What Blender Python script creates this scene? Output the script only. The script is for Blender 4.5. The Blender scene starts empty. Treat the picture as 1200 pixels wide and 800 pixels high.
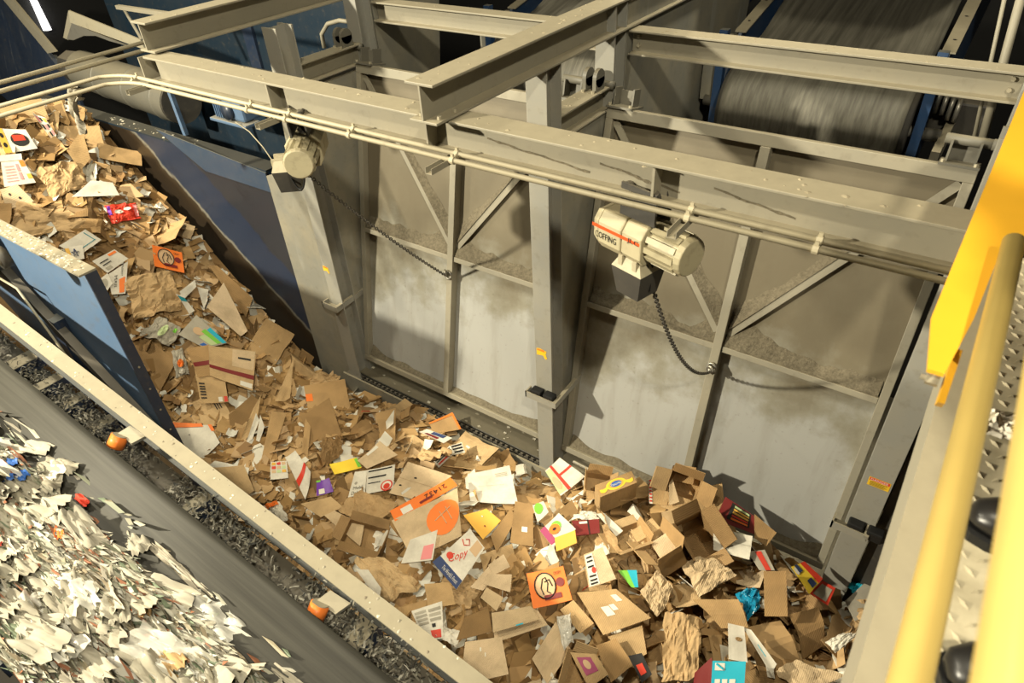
import bpy, math, random
import numpy as np
from mathutils import Vector, Matrix, noise, Euler
random.seed(7)
R_ = math.radians
SC = bpy.context.scene
COL = SC.collection

# ------------------------------------------------------------------ camera
F = 792.0                                   # focal length in pixels of a 1200 px wide frame
def _dir(px, py):
    v = Vector((px - 600.0, py - 400.0, F)); return v.normalized()
_zd = _dir(664, 1420); _xm = _dir(-763, -130)      # vanishing points of plumb lines and of the door wall
CZ = -_zd; CX = -_xm; CX = (CX - CZ * CX.dot(CZ)).normalized(); CY = CZ.cross(CX)
CAMZ = 4.74
CAM = Vector((0, 0, CAMZ))
def ray(px, py):
    d = _dir(px, py); return Vector((CX.dot(d), CY.dot(d), CZ.dot(d)))
def AZ(px, py, z): r = ray(px, py); return CAM + r * ((z - CAMZ) / r.z)
def AY(px, py, y): r = ray(px, py); return CAM + r * (y / r.y)
def AX(px, py, x): r = ray(px, py); return CAM + r * (x / r.x)
cam = bpy.data.cameras.new('camera'); cam_o = bpy.data.objects.new('camera', cam); COL.objects.link(cam_o)
cam.sensor_width = 36.0; cam.lens = 36.0 * F / 1200.0; cam.clip_start = 0.02; cam.clip_end = 200
_m = Matrix(((CX.x, -CX.y, -CX.z), (CY.x, -CY.y, -CY.z), (CZ.x, -CZ.y, -CZ.z)))
cam_o.matrix_world = Matrix.Translation(CAM) @ _m.to_4x4()
cam.dof.use_dof = True; cam.dof.focus_distance = 4.6; cam.dof.aperture_fstop = 4.0
SC.camera = cam_o

# ------------------------------------------------------------------ world, lamps, exposure
w = bpy.data.worlds.new('hall'); SC.world = w; w.use_nodes = True
w.node_tree.nodes['Background'].inputs[0].default_value = (1.0, 0.88, 0.62, 1)
w.node_tree.nodes['Background'].inputs[1].default_value = 0.028
def lamp(name, loc, target, energy, size, col=(1.0, 0.91, 0.69), spread=180):
    l = bpy.data.lights.new(name, 'AREA'); l.shape = 'DISK'; l.size = size; l.energy = energy; l.color = col
    l.spread = R_(spread)
    o = bpy.data.objects.new(name, l); COL.objects.link(o); o.location = loc
    o.rotation_euler = (Vector(target) - Vector(loc)).to_track_quat('-Z', 'Y').to_euler(); return o
lamp('high_bay_lamp_key', (-7.2, -3.4, 6.3), (-2.4, 2.8, 0.6), 2000, 0.3)
lamp('high_bay_lamp_right', (2.0, -1.6, 8.8), (-1.6, 2.4, 0.8), 640, 0.4)
lamp('high_bay_lamp_over', (-2.6, 1.2, 9.5), (-2.6, 2.2, 0.5), 330, 0.8)
lamp('high_bay_lamp_left', (-9.0, 0.8, 8.5), (-7.0, 2.5, 1.0), 620, 0.6)
lamp('high_bay_lamp_rear', (-1.2, 6.1, 7.8), (-1.2, 6.0, 2.5), 70, 0.5, spread=70)
SC.view_settings.view_transform = 'Standard'; SC.view_settings.look = 'None'
SC.view_settings.gamma = 1.0; SC.view_settings.use_curve_mapping = False
SC.view_settings.exposure = -0.3

# ------------------------------------------------------------------ materials
MATS = {}
def newmat(name):
    m = bpy.data.materials.new(name); m.use_nodes = True; MATS[name] = m
    nt = m.node_tree; return m, nt, nt.nodes['Principled BSDF']
def N(nt, t, **k):
    n = nt.nodes.new(t)
    for a, b in k.items(): setattr(n, a, b)
    return n
def ramp(nt, fac, stops):
    r = N(nt, 'ShaderNodeValToRGB'); e = r.color_ramp.elements
    e[0].position = stops[0][0]; e[0].color = (*stops[0][1], 1)
    e[1].position = stops[-1][0]; e[1].color = (*stops[-1][1], 1)
    for p, c in stops[1:-1]:
        x = e.new(p); x.color = (*c, 1)
    nt.links.new(fac, r.inputs[0]); return r.outputs[0]
def tex(nt, scale, detail=4, rough=.55, stretch=None, coord='Object', dist=0.0):
    tc = N(nt, 'ShaderNodeTexCoord'); src = tc.outputs[coord]
    if stretch:
        mp = N(nt, 'ShaderNodeMapping'); mp.inputs['Scale'].default_value = stretch
        nt.links.new(src, mp.inputs[0]); src = mp.outputs[0]
    n = N(nt, 'ShaderNodeTexNoise'); n.inputs['Scale'].default_value = scale
    n.inputs['Detail'].default_value = detail; n.inputs['Roughness'].default_value = rough
    n.inputs['Distortion'].default_value = dist
    nt.links.new(src, n.inputs['Vector']); return n.outputs[0]
def mix(nt, fac, a, b):
    x = N(nt, 'ShaderNodeMix', data_type='RGBA')
    if isinstance(fac, (int, float)): x.inputs[0].default_value = fac
    else: nt.links.new(fac, x.inputs[0])
    for i, v in ((6, a), (7, b)):
        if isinstance(v, tuple): x.inputs[i].default_value = (*v, 1)
        else: nt.links.new(v, x.inputs[i])
    return x.outputs[2]
def math_(nt, op, a, b=None, clamp=False):
    x = N(nt, 'ShaderNodeMath', operation=op, use_clamp=clamp)
    for i, v in ((0, a), (1, b)):
        if v is None: continue
        if isinstance(v, (int, float)): x.inputs[i].default_value = v
        else: nt.links.new(v, x.inputs[i])
    return x.outputs[0]
def bump(nt, bsdf, h, s, d=.01):
    b = N(nt, 'ShaderNodeBump'); b.inputs['Strength'].default_value = s; b.inputs['Distance'].default_value = d
    nt.links.new(h, b.inputs['Height']); nt.links.new(b.outputs[0], bsdf.inputs['Normal'])
def up_dust(nt, lo=.55, hi=.9):
    g = N(nt, 'ShaderNodeNewGeometry'); s = N(nt, 'ShaderNodeSeparateXYZ')
    nt.links.new(g.outputs['Normal'], s.inputs[0])
    mr = N(nt, 'ShaderNodeMapRange'); nt.links.new(s.outputs[2], mr.inputs[0])
    mr.inputs[1].default_value = lo; mr.inputs[2].default_value = hi; return mr.outputs[0]

def steel(name, base, dust=(.34, .295, .20), dirt=(.12, .10, .068), metal=0., rough=.55, dustamt=.3, scratch=0.):
    """painted plate with settled dust on what faces up, patchy grime and scratches"""
    m, nt, b = newmat(name)
    n1 = tex(nt, 2.2, 6, .65); n2 = tex(nt, 14, 5, .6)
    c = mix(nt, math_(nt, 'MULTIPLY', ramp(nt, n1, [(.38, (0, 0, 0)), (.7, (1, 1, 1))]), dustamt), base, dust)
    c = mix(nt, math_(nt, 'MULTIPLY', ramp(nt, n2, [(.56, (0, 0, 0)), (.76, (1, 1, 1))]), .35), c, dirt)
    if scratch:
        s = tex(nt, 9, 3, .5, (1, 1, .12), dist=.6)
        c = mix(nt, math_(nt, 'MULTIPLY', ramp(nt, s, [(.62, (0, 0, 0)), (.70, (1, 1, 1))]), scratch), c, (.34, .35, .33))
    c = mix(nt, math_(nt, 'MULTIPLY', up_dust(nt), .85), c, mix(nt, n2, dust, tuple(x * .72 for x in dust)))
    nt.links.new(c, b.inputs['Base Color'])
    b.inputs['Metallic'].default_value = metal; b.inputs['Roughness'].default_value = rough
    bump(nt, b, n2, .15, .004); return m
steel('dusty_steel', (.24, .222, .172))
steel('column_steel', (.25, .247, .222), dustamt=.35)
steel('grey_plate', (.20, .196, .168), dustamt=.55, scratch=.3)
steel('pale_rail', (.31, .285, .215), dustamt=.4)
steel('blue_steel', (.018, .030, .060), dustamt=.12, scratch=.10, rough=.38, dust=(.16, .16, .14))
steel('bright_blue_steel', (.085, .15, .26), dustamt=.10, rough=.5, dust=(.32, .29, .22))
steel('drum_steel', (.12, .115, .095), dustamt=.3, dust=(.2, .175, .12))
steel('machine_blue', (.007, .020, .037), dustamt=.2, rough=.5, dust=(.07, .065, .05))
steel('mid_blue_steel', (.028, .052, .095), dustamt=.12, rough=.4, dust=(.2, .19, .15))
steel('far_blue_steel', (.016, .05, .13), dustamt=.12, rough=.5, dust=(.2, .19, .15))
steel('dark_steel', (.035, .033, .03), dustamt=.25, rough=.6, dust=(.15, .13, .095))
steel('bare_steel', (.30, .29, .26), metal=.6, rough=.38, dustamt=.2)
steel('hoist_paint', (.46, .41, .27), dustamt=.5, dust=(.32, .27, .165))
steel('hoist_motor', (.40, .355, .23), dustamt=.4, dust=(.27, .23, .14))
steel('conduit', (.40, .355, .245), dustamt=.3)
def door_mat():
    m, nt, b = newmat('door_plate')
    tc = N(nt, 'ShaderNodeTexCoord'); sp = N(nt, 'ShaderNodeSeparateXYZ'); nt.links.new(tc.outputs['Object'], sp.inputs[0])
    n1 = tex(nt, 1.6, 7, .62); n2 = tex(nt, 22, 4, .6); n3 = tex(nt, 7, 5, .6, (1, 1, .16), dist=.4)
    # scoured clean below where bales rub, furred with dust above
    h = math_(nt, 'ADD', math_(nt, 'MULTIPLY', sp.outputs[2], .62), 1.45)
    h = math_(nt, 'ADD', h, math_(nt, 'MULTIPLY', math_(nt, 'SUBTRACT', n1, .5), 1.7))
    c = ramp(nt, h, [(0.15, (.36, .36, .34)), (.36, (.255, .243, .195)), (.62, (.165, .142, .096)), (.9, (.145, .123, .082))])
    c = mix(nt, math_(nt, 'MULTIPLY', ramp(nt, n3, [(.5, (0, 0, 0)), (.72, (1, 1, 1))]), .3), c, (.17, .15, .105))
    c = mix(nt, math_(nt, 'MULTIPLY', ramp(nt, n2, [(.62, (0, 0, 0)), (.74, (1, 1, 1))]), .45), c, (.13, .11, .08))
    nt.links.new(c, b.inputs['Base Color']); b.inputs['Roughness'].default_value = .52
    b.inputs['Metallic'].default_value = .15
    bump(nt, b, n2, .2, .003)
door_mat()
def dust_mat():
    m, nt, b = newmat('dust_drift')
    n = tex(nt, 40, 6, .7)
    nt.links.new(ramp(nt, n, [(.3, (.095, .08, .053)), (.7, (.20, .17, .115))]), b.inputs['Base Color'])
    b.inputs['Roughness'].default_value = 1; bump(nt, b, n, .8, .02)
dust_mat()
def pale_dust():
    m, nt, b = newmat('pale_dust'); n = tex(nt, 30, 4); nt.links.new(ramp(nt, n, [(.3, (.22, .185, .12)), (.7, (.34, .295, .20))]), b.inputs['Base Color']); b.inputs['Roughness'].default_value = 1
pale_dust()
def worn_blue():
    """navy wall of the incline: rubbed to rust along the moving load (a stripe that climbs with the slope)"""
    m, nt, b = newmat('worn_blue_wall')
    tc = N(nt, 'ShaderNodeTexCoord'); sp = N(nt, 'ShaderNodeSeparateXYZ'); nt.links.new(tc.outputs['Object'], sp.inputs[0])
    n1 = tex(nt, 1.8, 6, .6); n2 = tex(nt, 5, 5, .6, (1, 1, 1), dist=1.0)
    d = math_(nt, 'ADD', sp.outputs[2], math_(nt, 'MULTIPLY', sp.outputs[0], .846))     # height above the slope line
    d = math_(nt, 'ADD', d, math_(nt, 'MULTIPLY', math_(nt, 'SUBTRACT', n1, .5), .35))
    c = ramp(nt, d, [(.10, (.030, .021, .013)), (.20, (.050, .036, .022)), (.245, (.24, .23, .19)), (.29, (.030, .042, .075)), (.95, (.022, .034, .066)), (1.0, (.030, .033, .042))])
    c = mix(nt, math_(nt, 'MULTIPLY', ramp(nt, n2, [(.55, (0, 0, 0)), (.75, (1, 1, 1))]), .4), c, (.012, .013, .018))
    nt.links.new(c, b.inputs['Base Color']); b.inputs['Roughness'].default_value = .36; b.inputs['Metallic'].default_value = .2
    bump(nt, b, n2, .1, .004)
worn_blue()
def plain(name, col, rough=.6, metal=0., var=.25, scale=9, spec=.3, coat=0.):
    m, nt, b = newmat(name)
    n = tex(nt, scale, 4)
    nt.links.new(mix(nt, math_(nt, 'MULTIPLY', n, var * 1.6), col, tuple(c * .55 for c in col)), b.inputs['Base Color'])
    b.inputs['Roughness'].default_value = rough; b.inputs['Metallic'].default_value = metal
    b.inputs['Specular IOR Level'].default_value = spec; return m
plain('yellow_paint', (.84, .44, .03), .38, var=.22, scale=5)
plain('rail_yellow', (.54, .395, .12), .42, var=.25, scale=7)
plain('concrete_dark', (.045, .04, .032), .9)
plain('wall_dark', (.035, .035, .035), .8)
plain('rubber_black', (.012, .012, .012), .5)
plain('shoe_leather', (.012, .011, .010), .35, spec=.5)
plain('trouser_cloth', (.03, .035, .05), .9)
plain('vest_orange', (.75, .22, .03), .9)
plain('skin_tone', (.5, .3, .2), .6)
plain('red_stripe', (.72, .09, .02), .5, var=.1); plain('ink_black', (.02, .018, .016), .6, var=.1)
plain('orange_print', (.85, .20, .03), .55, var=.15); plain('orange_roll', (.85, .22, .04), .4, var=.2)
plain('red_print', (.62, .05, .025), .5, var=.15); plain('dark_red_print', (.20, .022, .02), .5, var=.2)
plain('navy_print', (.035, .055, .14), .55, var=.1); plain('blue_print', (.03, .12, .42), .5, var=.15)
plain('cyan_print', (.02, .42, .56), .5, var=.1); plain('green_print', (.20, .55, .06), .5, var=.15)
plain('pale_green_print', (.50, .60, .30), .5, var=.15)
plain('purple_print', (.16, .04, .36), .4, var=.2); plain('magenta_print', (.35, .06, .14), .55, var=.1)
plain('yellow_print', (.85, .60, .05), .5, var=.1); plain('gold_print', (.75, .42, .07), .55, var=.15)
plain('pink_print', (.75, .25, .25), .5, var=.1); plain('tan_print', (.62, .42, .24), .6, var=.15)
plain('sign_yellow', (.80, .50, .03), .5, var=.2); plain('teal_print', (.02, .22, .26), .5, var=.1)
plain('paper_label', (.72, .68, .58), .7, var=.1)
plain('steel_bolt', (.42, .38, .28), .5, .3)
def lit(name, col, s):
    m, nt, b = newmat(name); b.inputs['Emission Color'].default_value = (*col, 1); b.inputs['Emission Strength'].default_value = s
    b.inputs['Base Color'].default_value = (.8, .8, .8, 1)
lit('daylight_gap', (1, .98, .94), 3.0)
def kraft(name, a, b_, c_, rough=.85, flute=True):
    m, nt, b = newmat(name)
    oi = N(nt, 'ShaderNodeObjectInfo')
    tone = ramp(nt, oi.outputs['Random'], [(0., a), (.5, b_), (1., c_)])
    n1 = tex(nt, 5, 5, .6); n2 = tex(nt, 60, 3, .6)
    c = mix(nt, math_(nt, 'MULTIPLY', ramp(nt, n1, [(.42, (0, 0, 0)), (.72, (1, 1, 1))]), .55), tone, tuple(x * .42 for x in b_))
    c = mix(nt, math_(nt, 'MULTIPLY', n2, .25), c, (.24, .15, .07))
    nt.links.new(c, b.inputs['Base Color']); b.inputs['Roughness'].default_value = rough; b.inputs['Specular IOR Level'].default_value = .2
    if flute:
        wv = N(nt, 'ShaderNodeTexWave'); wv.inputs['Scale'].default_value = 28; wv.inputs['Distortion'].default_value = .4
        tc = N(nt, 'ShaderNodeTexCoord'); nt.links.new(tc.outputs['Object'], wv.inputs[0])
        h = math_(nt, 'ADD', math_(nt, 'MULTIPLY', wv.outputs[1], .35), n1)
    else: h = n1
    bump(nt, b, h, .45, .008); return m
kraft('kraft', (.43, .265, .115), (.52, .345, .165), (.59, .415, .22))
kraft('kraft_dark', (.24, .145, .06), (.33, .205, .09), (.40, .255, .12))
kraft('kraft_pale', (.60, .45, .265), (.66, .50, .31), (.71, .55, .36))
kraft('kraft_paper', (.45, .29, .135), (.54, .37, .19), (.60, .43, .24), flute=False)
kraft('white_board', (.74, .70, .59), (.80, .76, .65), (.70, .66, .56), flute=False)
kraft('litter_white', (.33, .315, .25), (.46, .44, .365), (.27, .255, .20), flute=False)
kraft('grey_board', (.40, .37, .30), (.46, .43, .35), (.36, .34, .28), flute=False)
def film(name, col, alpha):
    m, nt, b = newmat(name); b.inputs['Base Color'].default_value = (*col, 1); b.inputs['Roughness'].default_value = .2
    b.inputs['Alpha'].default_value = alpha
film('clear_film', (.8, .78, .7), .55); film('blue_film', (.01, .20, .34), 1.)
def belt_mat(name, a, b_, axis):
    m, nt, b = newmat(name)
    st = (.12, 6, 1) if axis == 'x' else (6, .12, 1)
    n1 = tex(nt, 5, 5, .6, st); n2 = tex(nt, 30, 3)
    nt.links.new(ramp(nt, n1, [(.32, a), (.72, b_)]), b.inputs['Base Color']); b.inputs['Roughness'].default_value = .55; b.inputs['Specular IOR Level'].default_value = .3
    bump(nt, b, n2, .06, .002)
belt_mat('belt_rubber', (.030, .028, .022), (.062, .059, .047), 'x')
belt_mat('belt_polished', (.075, .07, .055), (.16, .15, .12), 'y')
def diamond():
    m, nt, b = newmat('tread_plate'); n = tex(nt, 12, 5)
    nt.links.new(ramp(nt, n, [(.3, (.26, .225, .145)), (.7, (.44, .39, .27))]), b.inputs['Base Color'])
    b.inputs['Roughness'].default_value = .75
diamond()
def litter(name, cols, rough=.6):
    """mixed scrap: colour steps per loose piece, from the random value of the mesh island"""
    m, nt, b = newmat(name); g = N(nt, 'ShaderNodeNewGeometry')
    r = ramp(nt, g.outputs['Random Per Island'], [(i / len(cols), c) for i, c in enumerate(cols)])
    r.node.color_ramp.interpolation = 'CONSTANT'
    nt.links.new(r, b.inputs['Base Color']); b.inputs['Roughness'].default_value = rough; b.inputs['Specular IOR Level'].default_value = .25
litter('scrap_mix', [(.40, .25, .105), (.30, .18, .07), (.47, .31, .15), (.36, .22, .09), (.20, .12, .05), (.44, .28, .12), (.70, .66, .55), (.62, .60, .52), (.33, .2, .08), (.50, .34, .18), (.26, .15, .06)])
litter('belt_mix', [(.36, .345, .27), (.28, .265, .20), (.44, .42, .35), (.17, .155, .11), (.30, .26, .18), (.20, .21, .15), (.38, .36, .29), (.28, .12, .065), (.33, .32, .25), (.10, .09, .07), (.48, .47, .41), (.22, .18, .12), (.16, .195, .13), (.33, .30, .24)])
litter('shred_mix', [(.20, .19, .15), (.09, .085, .07), (.38, .36, .30), (.13, .12, .09), (.05, .05, .045), (.10, .09, .07), (.24, .22, .17)])
litter('fleck_mix', [(.45, .42, .34), (.30, .27, .2), (.62, .58, .46), (.2, .17, .12)])
litter('comic_mix', [(.74, .70, .58), (.60, .12, .05), (.20, .30, .42), (.72, .5, .12), (.25, .42, .15), (.66, .62, .5), (.08, .07, .06)])

# ------------------------------------------------------------------ mesh helpers
class MB:
    def __init__(s): s.v = []; s.f = []
    def add(s, vs, fs):
        o = len(s.v); s.v += [tuple(x) for x in vs]; s.f += [tuple(i + o for i in f) for f in fs]; return s
    def hexa(s, p):      # 8 points: bottom 0-3 ccw, top 4-7
        return s.add(p, [(3, 2, 1, 0), (4, 5, 6, 7), (0, 1, 5, 4), (1, 2, 6, 5), (2, 3, 7, 6), (3, 0, 4, 7)])
    def box(s, lo, hi):
        a, b, c = lo; d, e, f = hi
        return s.hexa([(a, b, c), (d, b, c), (d, e, c), (a, e, c), (a, b, f), (d, b, f), (d, e, f), (a, e, f)])
    def bar(s, p0, p1, w, h, up=(0, 0, 1)):
        p0 = Vector(p0); p1 = Vector(p1); d = (p1 - p0).normalized(); u = Vector(up)
        r = d.cross(u).normalized(); u = r.cross(d).normalized(); r *= w / 2; u *= h / 2
        return s.hexa([p0 - r - u, p0 + r - u, p1 + r - u, p1 - r - u, p0 - r + u, p0 + r + u, p1 + r + u, p1 - r + u])
    def cyl(s, p0, p1, r0, r1=None, n=16, caps=True):
        p0 = Vector(p0); p1 = Vector(p1); r1 = r0 if r1 is None else r1
        d = (p1 - p0).normalized(); a = Vector((0, 0, 1)) if abs(d.z) < .9 else Vector((1, 0, 0))
        u = d.cross(a).normalized(); v = d.cross(u)
        vs = []
        for p, r in ((p0, r0), (p1, r1)):
            for i in range(n):
                t = 2 * math.pi * i / n; vs.append(p + (u * math.cos(t) + v * math.sin(t)) * r)
        fs = [(i, (i + 1) % n, n + (i + 1) % n, n + i) for i in range(n)]
        if caps: fs += [tuple(range(n))[::-1], tuple(range(n, 2 * n))]
        return s.add(vs, fs)
    def tube(s, pts, r, n=8):
        pts = [Vector(p) for p in pts]; rings = []; u = None
        for i, p in enumerate(pts):
            d = (pts[min(i + 1, len(pts) - 1)] - pts[max(i - 1, 0)]).normalized()
            if u is None: u = d.cross(Vector((0, 0, 1)) if abs(d.z) < .9 else Vector((1, 0, 0)))
            u = (u - d * u.dot(d)).normalized(); v = d.cross(u)
            rings.append([p + (u * math.cos(2 * math.pi * k / n) + v * math.sin(2 * math.pi * k / n)) * r for k in range(n)])
        o = [x for rg in rings for x in rg]
        fs = [(i * n + k, i * n + (k + 1) % n, (i + 1) * n + (k + 1) % n, (i + 1) * n + k) for i in range(len(pts) - 1) for k in range(n)]
        fs += [tuple(range(n))[::-1], tuple(range((len(pts) - 1) * n, len(pts) * n))]
        return s.add(o, fs)
    def prism(s, poly, ext):
        poly = [Vector(p) for p in poly]; e = Vector(ext); n = len(poly)
        return s.add(poly + [p + e for p in poly], [tuple(range(n))[::-1], tuple(range(n, 2 * n))] + [(i, (i + 1) % n, n + (i + 1) % n, n + i) for i in range(n)])
    def grid(s, fn, nu, nv, th=0.0):
        P = [[Vector(fn(i / nu, j / nv)) for i in range(nu + 1)] for j in range(nv + 1)]
        if th == 0:
            vs = [p for row in P for p in row]
            return s.add(vs, [(j * (nu + 1) + i, j * (nu + 1) + i + 1, (j + 1) * (nu + 1) + i + 1, (j + 1) * (nu + 1) + i) for j in range(nv) for i in range(nu)])
        Q = []
        for j in range(nv + 1):
            row = []
            for i in range(nu + 1):
                a = P[j][min(i + 1, nu)] - P[j][max(i - 1, 0)]; b = P[min(j + 1, nv)][i] - P[max(j - 1, 0)][i]
                nn = a.cross(b); nn = nn.normalized() if nn.length > 1e-9 else Vector((0, 0, 1)); row.append(P[j][i] - nn * th)
            Q.append(row)
        W = nu + 1; M = W * (nv + 1)
        vs = [p for row in P for p in row] + [p for row in Q for p in row]
        fs = []
        for j in range(nv):
            for i in range(nu):
                a = j * W + i; fs.append((a, a + 1, a + W + 1, a + W)); fs.append((M + a, M + a + W, M + a + W + 1, M + a + 1))
        for i in range(nu):
            fs.append((i + 1, i, M + i, M + i + 1)); a = nv * W + i; fs.append((a, a + 1, M + a + 1, M + a))
        for j in range(nv):
            a = j * W; fs.append((a, a + W, M + a + W, M + a)); a = j * W + nu; fs.append((a + W, a, M + a, M + a + W))
        return s.add(vs, fs)
    def mesh(s, name, mat, smooth=False):
        me = bpy.data.meshes.new(name); me.from_pydata(s.v, [], s.f); me.materials.append(MATS[mat])
        if smooth: me.polygons.foreach_set('use_smooth', [True] * len(me.polygons))
        me.update(); return me
    def build(s, name, mat, parent=None, smooth=False, bevel=0.):
        o = bpy.data.objects.new(name, s.mesh(name, mat, smooth)); COL.objects.link(o)
        if parent: o.parent = parent
        if bevel:
            b = o.modifiers.new('bevel', 'BEVEL'); b.width = bevel; b.segments = 2; b.limit_method = 'ANGLE'; b.angle_limit = R_(50)
        return o
def tag(o, label=None, cat=None, group=None, kind=None):
    if label: o['label'] = label
    if cat: o['category'] = cat
    if group: o['group'] = group
    if kind: o['kind'] = kind
    return o
def empty(name, loc, label, cat, group=None, rot=(0, 0, 0)):
    o = bpy.data.objects.new(name, None); COL.objects.link(o); o.location = loc; o.rotation_euler = rot; o.empty_display_size = .05
    return tag(o, label, cat, group)
def inst(mesh, name, parent=None):
    o = bpy.data.objects.new(name, mesh); COL.objects.link(o)
    if parent: o.parent = parent
    return o
# lettering: all strings turned into flat meshes in one go
TEXTS = {}
def make_texts(strings):
    obs = []
    for t in strings:
        c = bpy.data.curves.new('lettering', 'FONT'); c.body = t; c.align_x = 'CENTER'; c.align_y = 'CENTER'; c.resolution_u = 2
        o = bpy.data.objects.new('lettering', c); COL.objects.link(o); obs.append((t, o))
    dg = bpy.context.evaluated_depsgraph_get()
    for t, o in obs:
        me = bpy.data.meshes.new_from_object(o.evaluated_get(dg))
        vs = [v.co.copy() for v in me.vertices]; fs = [tuple(p.vertices) for p in me.polygons]
        xs = [v.x for v in vs]; ys = [v.y for v in vs]
        w = max(xs) - min(xs); h = max(ys) - min(ys); cx = (max(xs) + min(xs)) / 2; cy = (max(ys) + min(ys)) / 2
        TEXTS[t] = ([((v.x - cx) / w, (v.y - cy) / h) for v in vs], fs)
        bpy.data.meshes.remove(me); c = o.data; bpy.data.objects.remove(o); bpy.data.curves.remove(c)
make_texts(['COFFING', 'JLC', 'DANGER', 'KEEP CLEAR', 'Favorita', '21432', 'Mobil', 'Delvac', "The World's Finest", 'Copy', 'CRISPY', 'PRIORITY', 'MAIL', 'FRAGILE'])
def text_on(mb, t, fn):
    """fn maps (-.5...5, -.5...5) of the lettering's own box to a point"""
    vs, fs = TEXTS[t]; mb.add([fn(a, b) for a, b in vs], fs)

# ------------------------------------------------------------------ the hall
b = MB(); b.box((-26, -10, -1.9), (10, 24, -1.7)); tag(b.build('floor', 'concrete_dark'), 'dark dusty concrete floor under the machinery', 'floor', kind='structure')
b = MB(); b.box((-26, 15, -1.7), (10, 15.3, 10)); tag(b.build('wall_back', 'wall_dark'), 'dark wall of the hall behind the conveyors', 'wall', kind='structure')
b = MB(); b.box((-20.3, -10, -1.7), (-20, 15, 10)); tag(b.build('wall_left', 'wall_dark'), 'dark wall of the hall past the blue machine', 'wall', kind='structure')
b = MB(); b.box((6, -10, -1.7), (6.3, 15, 10)); tag(b.build('wall_right', 'wall_dark'), 'dark wall of the hall beyond the walkway', 'wall', kind='structure')

# ------------------------------------------------------------------ steelwork
def ibeam(name, p0, p1, wid, hgt, mat, label, cat='beam', group=None, tf=.014, tw=.010):
    """rolled section lying along X or Y, p0/p1 = ends of the top centre line"""
    p0 = Vector(p0); p1 = Vector(p1); d = (p1 - p0); L = d.length; d.normalize()
    e = empty(name, p0, label, cat, group, (0, 0, math.atan2(d.y, d.x)))
    MB().box((0, -wid / 2, -tf), (L, wid / 2, 0)).build('top_flange', mat, e, bevel=.003)
    MB().box((0, -tw / 2, -hgt + tf), (L, tw / 2, -tf)).build('web', mat, e)
    MB().box((0, -wid / 2, -hgt), (L, wid / 2, -hgt + tf)).build('bottom_flange', mat, e, bevel=.003)
    return e
def stiffener(e, x, wid, hgt, mat='dusty_steel', side=-1):
    MB().box((x - .006, 0, -hgt + .014), (x + .006, side * wid / 2, -.014)).build('stiffener', mat, e)
def bolts(e, pts, r=.013, h=.016, ax=(0, 0, 1)):
    for p in pts:
        p = Vector(p); a = Vector(ax); MB().cyl(p, p + a * h, r, n=6).build('bolt', 'steel_bolt', e)
MBX0, MBX1 = -5.02, 0.085
mb_ = ibeam('main_beam', (MBX0, 2.645, 3.54), (MBX1, 2.645, 3.54), .172, .185, 'dusty_steel', 'long dusty steel I-beam carrying both chain hoists above the pile')
for px, py in ((505, 150), (770, 208), (320, 108), (172, 78)):
    stiffener(mb_, AY(px, py, 2.60).x - MBX0, .172, .185); stiffener(mb_, AY(px, py, 2.60).x - MBX0, .172, .185, side=1)
# dust blown on the top of the lower flange, a few clods on the upper one
def clods(parent, n, fn, r0, r1, mat='pale_dust', name='dust_clods', seed=1):
    rnd = random.Random(seed); m = MB()
    for _ in range(n):
        p = Vector(fn(rnd)); r = rnd.uniform(r0, r1)
        vs = [(p.x + r * rnd.uniform(.6, 1.3) * math.cos(a), p.y + r * rnd.uniform(.6, 1.3) * math.sin(a), p.z) for a in (0, 1.05, 2.1, 3.14, 4.19, 5.24)]
        vs.append((p.x, p.y, p.z + r * rnd.uniform(.2, .5))); m.add(vs, [(i, (i + 1) % 6, 6) for i in range(6)])
    o = m.build(name, mat, parent); tag(o, kind='stuff'); return o
clods(mb_, 60, lambda q: (q.uniform(.1, 5.0), q.gauss(0, .045), 0), .003, .016, seed=3)
for xa, xb in ((2.95, 3.55), (3.60, 4.0), (4.15, 4.5)):
    m = MB(); vs = []; fs = []; n = 40
    for i in range(n + 1):
        t = i / n; x = xa + (xb - xa) * t; zc = -.085 - .055 * t + .012 * noise.noise(Vector((x * 9, 1, 0))); h = .004 + .008 * abs(noise.noise(Vector((x * 22, 4, 0))))
        vs += [(x, -.0065, zc - h), (x, -.0065, zc + h)]
    for i in range(n): fs.append((i * 2, i * 2 + 2, i * 2 + 3, i * 2 + 1))
    tag(m.add(vs, fs).build('dust_smear', 'dust_drift', mb_), kind='stuff')
cb = ibeam('cross_beam', (-2.33, 2.46, 3.745), (-2.33, 6.0, 3.745), .182, .2, 'dusty_steel', 'cross beam over the middle column resting on the long beam')
clods(cb, 50, lambda q: (q.uniform(.05, 3.4), q.gauss(0, .04), 0), .003, .014, seed=4)
bolts(cb, [(.06, -.06, -.186), (.06, .06, -.186), (.18, -.06, -.186)])
cb2 = ibeam('cross_beam', (-5.04, 2.62, 3.75), (-5.04, 6.0, 3.75), .182, .2, 'dusty_steel', 'cross beam at the left end of the long beam')
clods(cb2, 50, lambda q: (q.uniform(.05, 3.4), q.gauss(0, .04), 0), .003, .014, seed=5)
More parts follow.
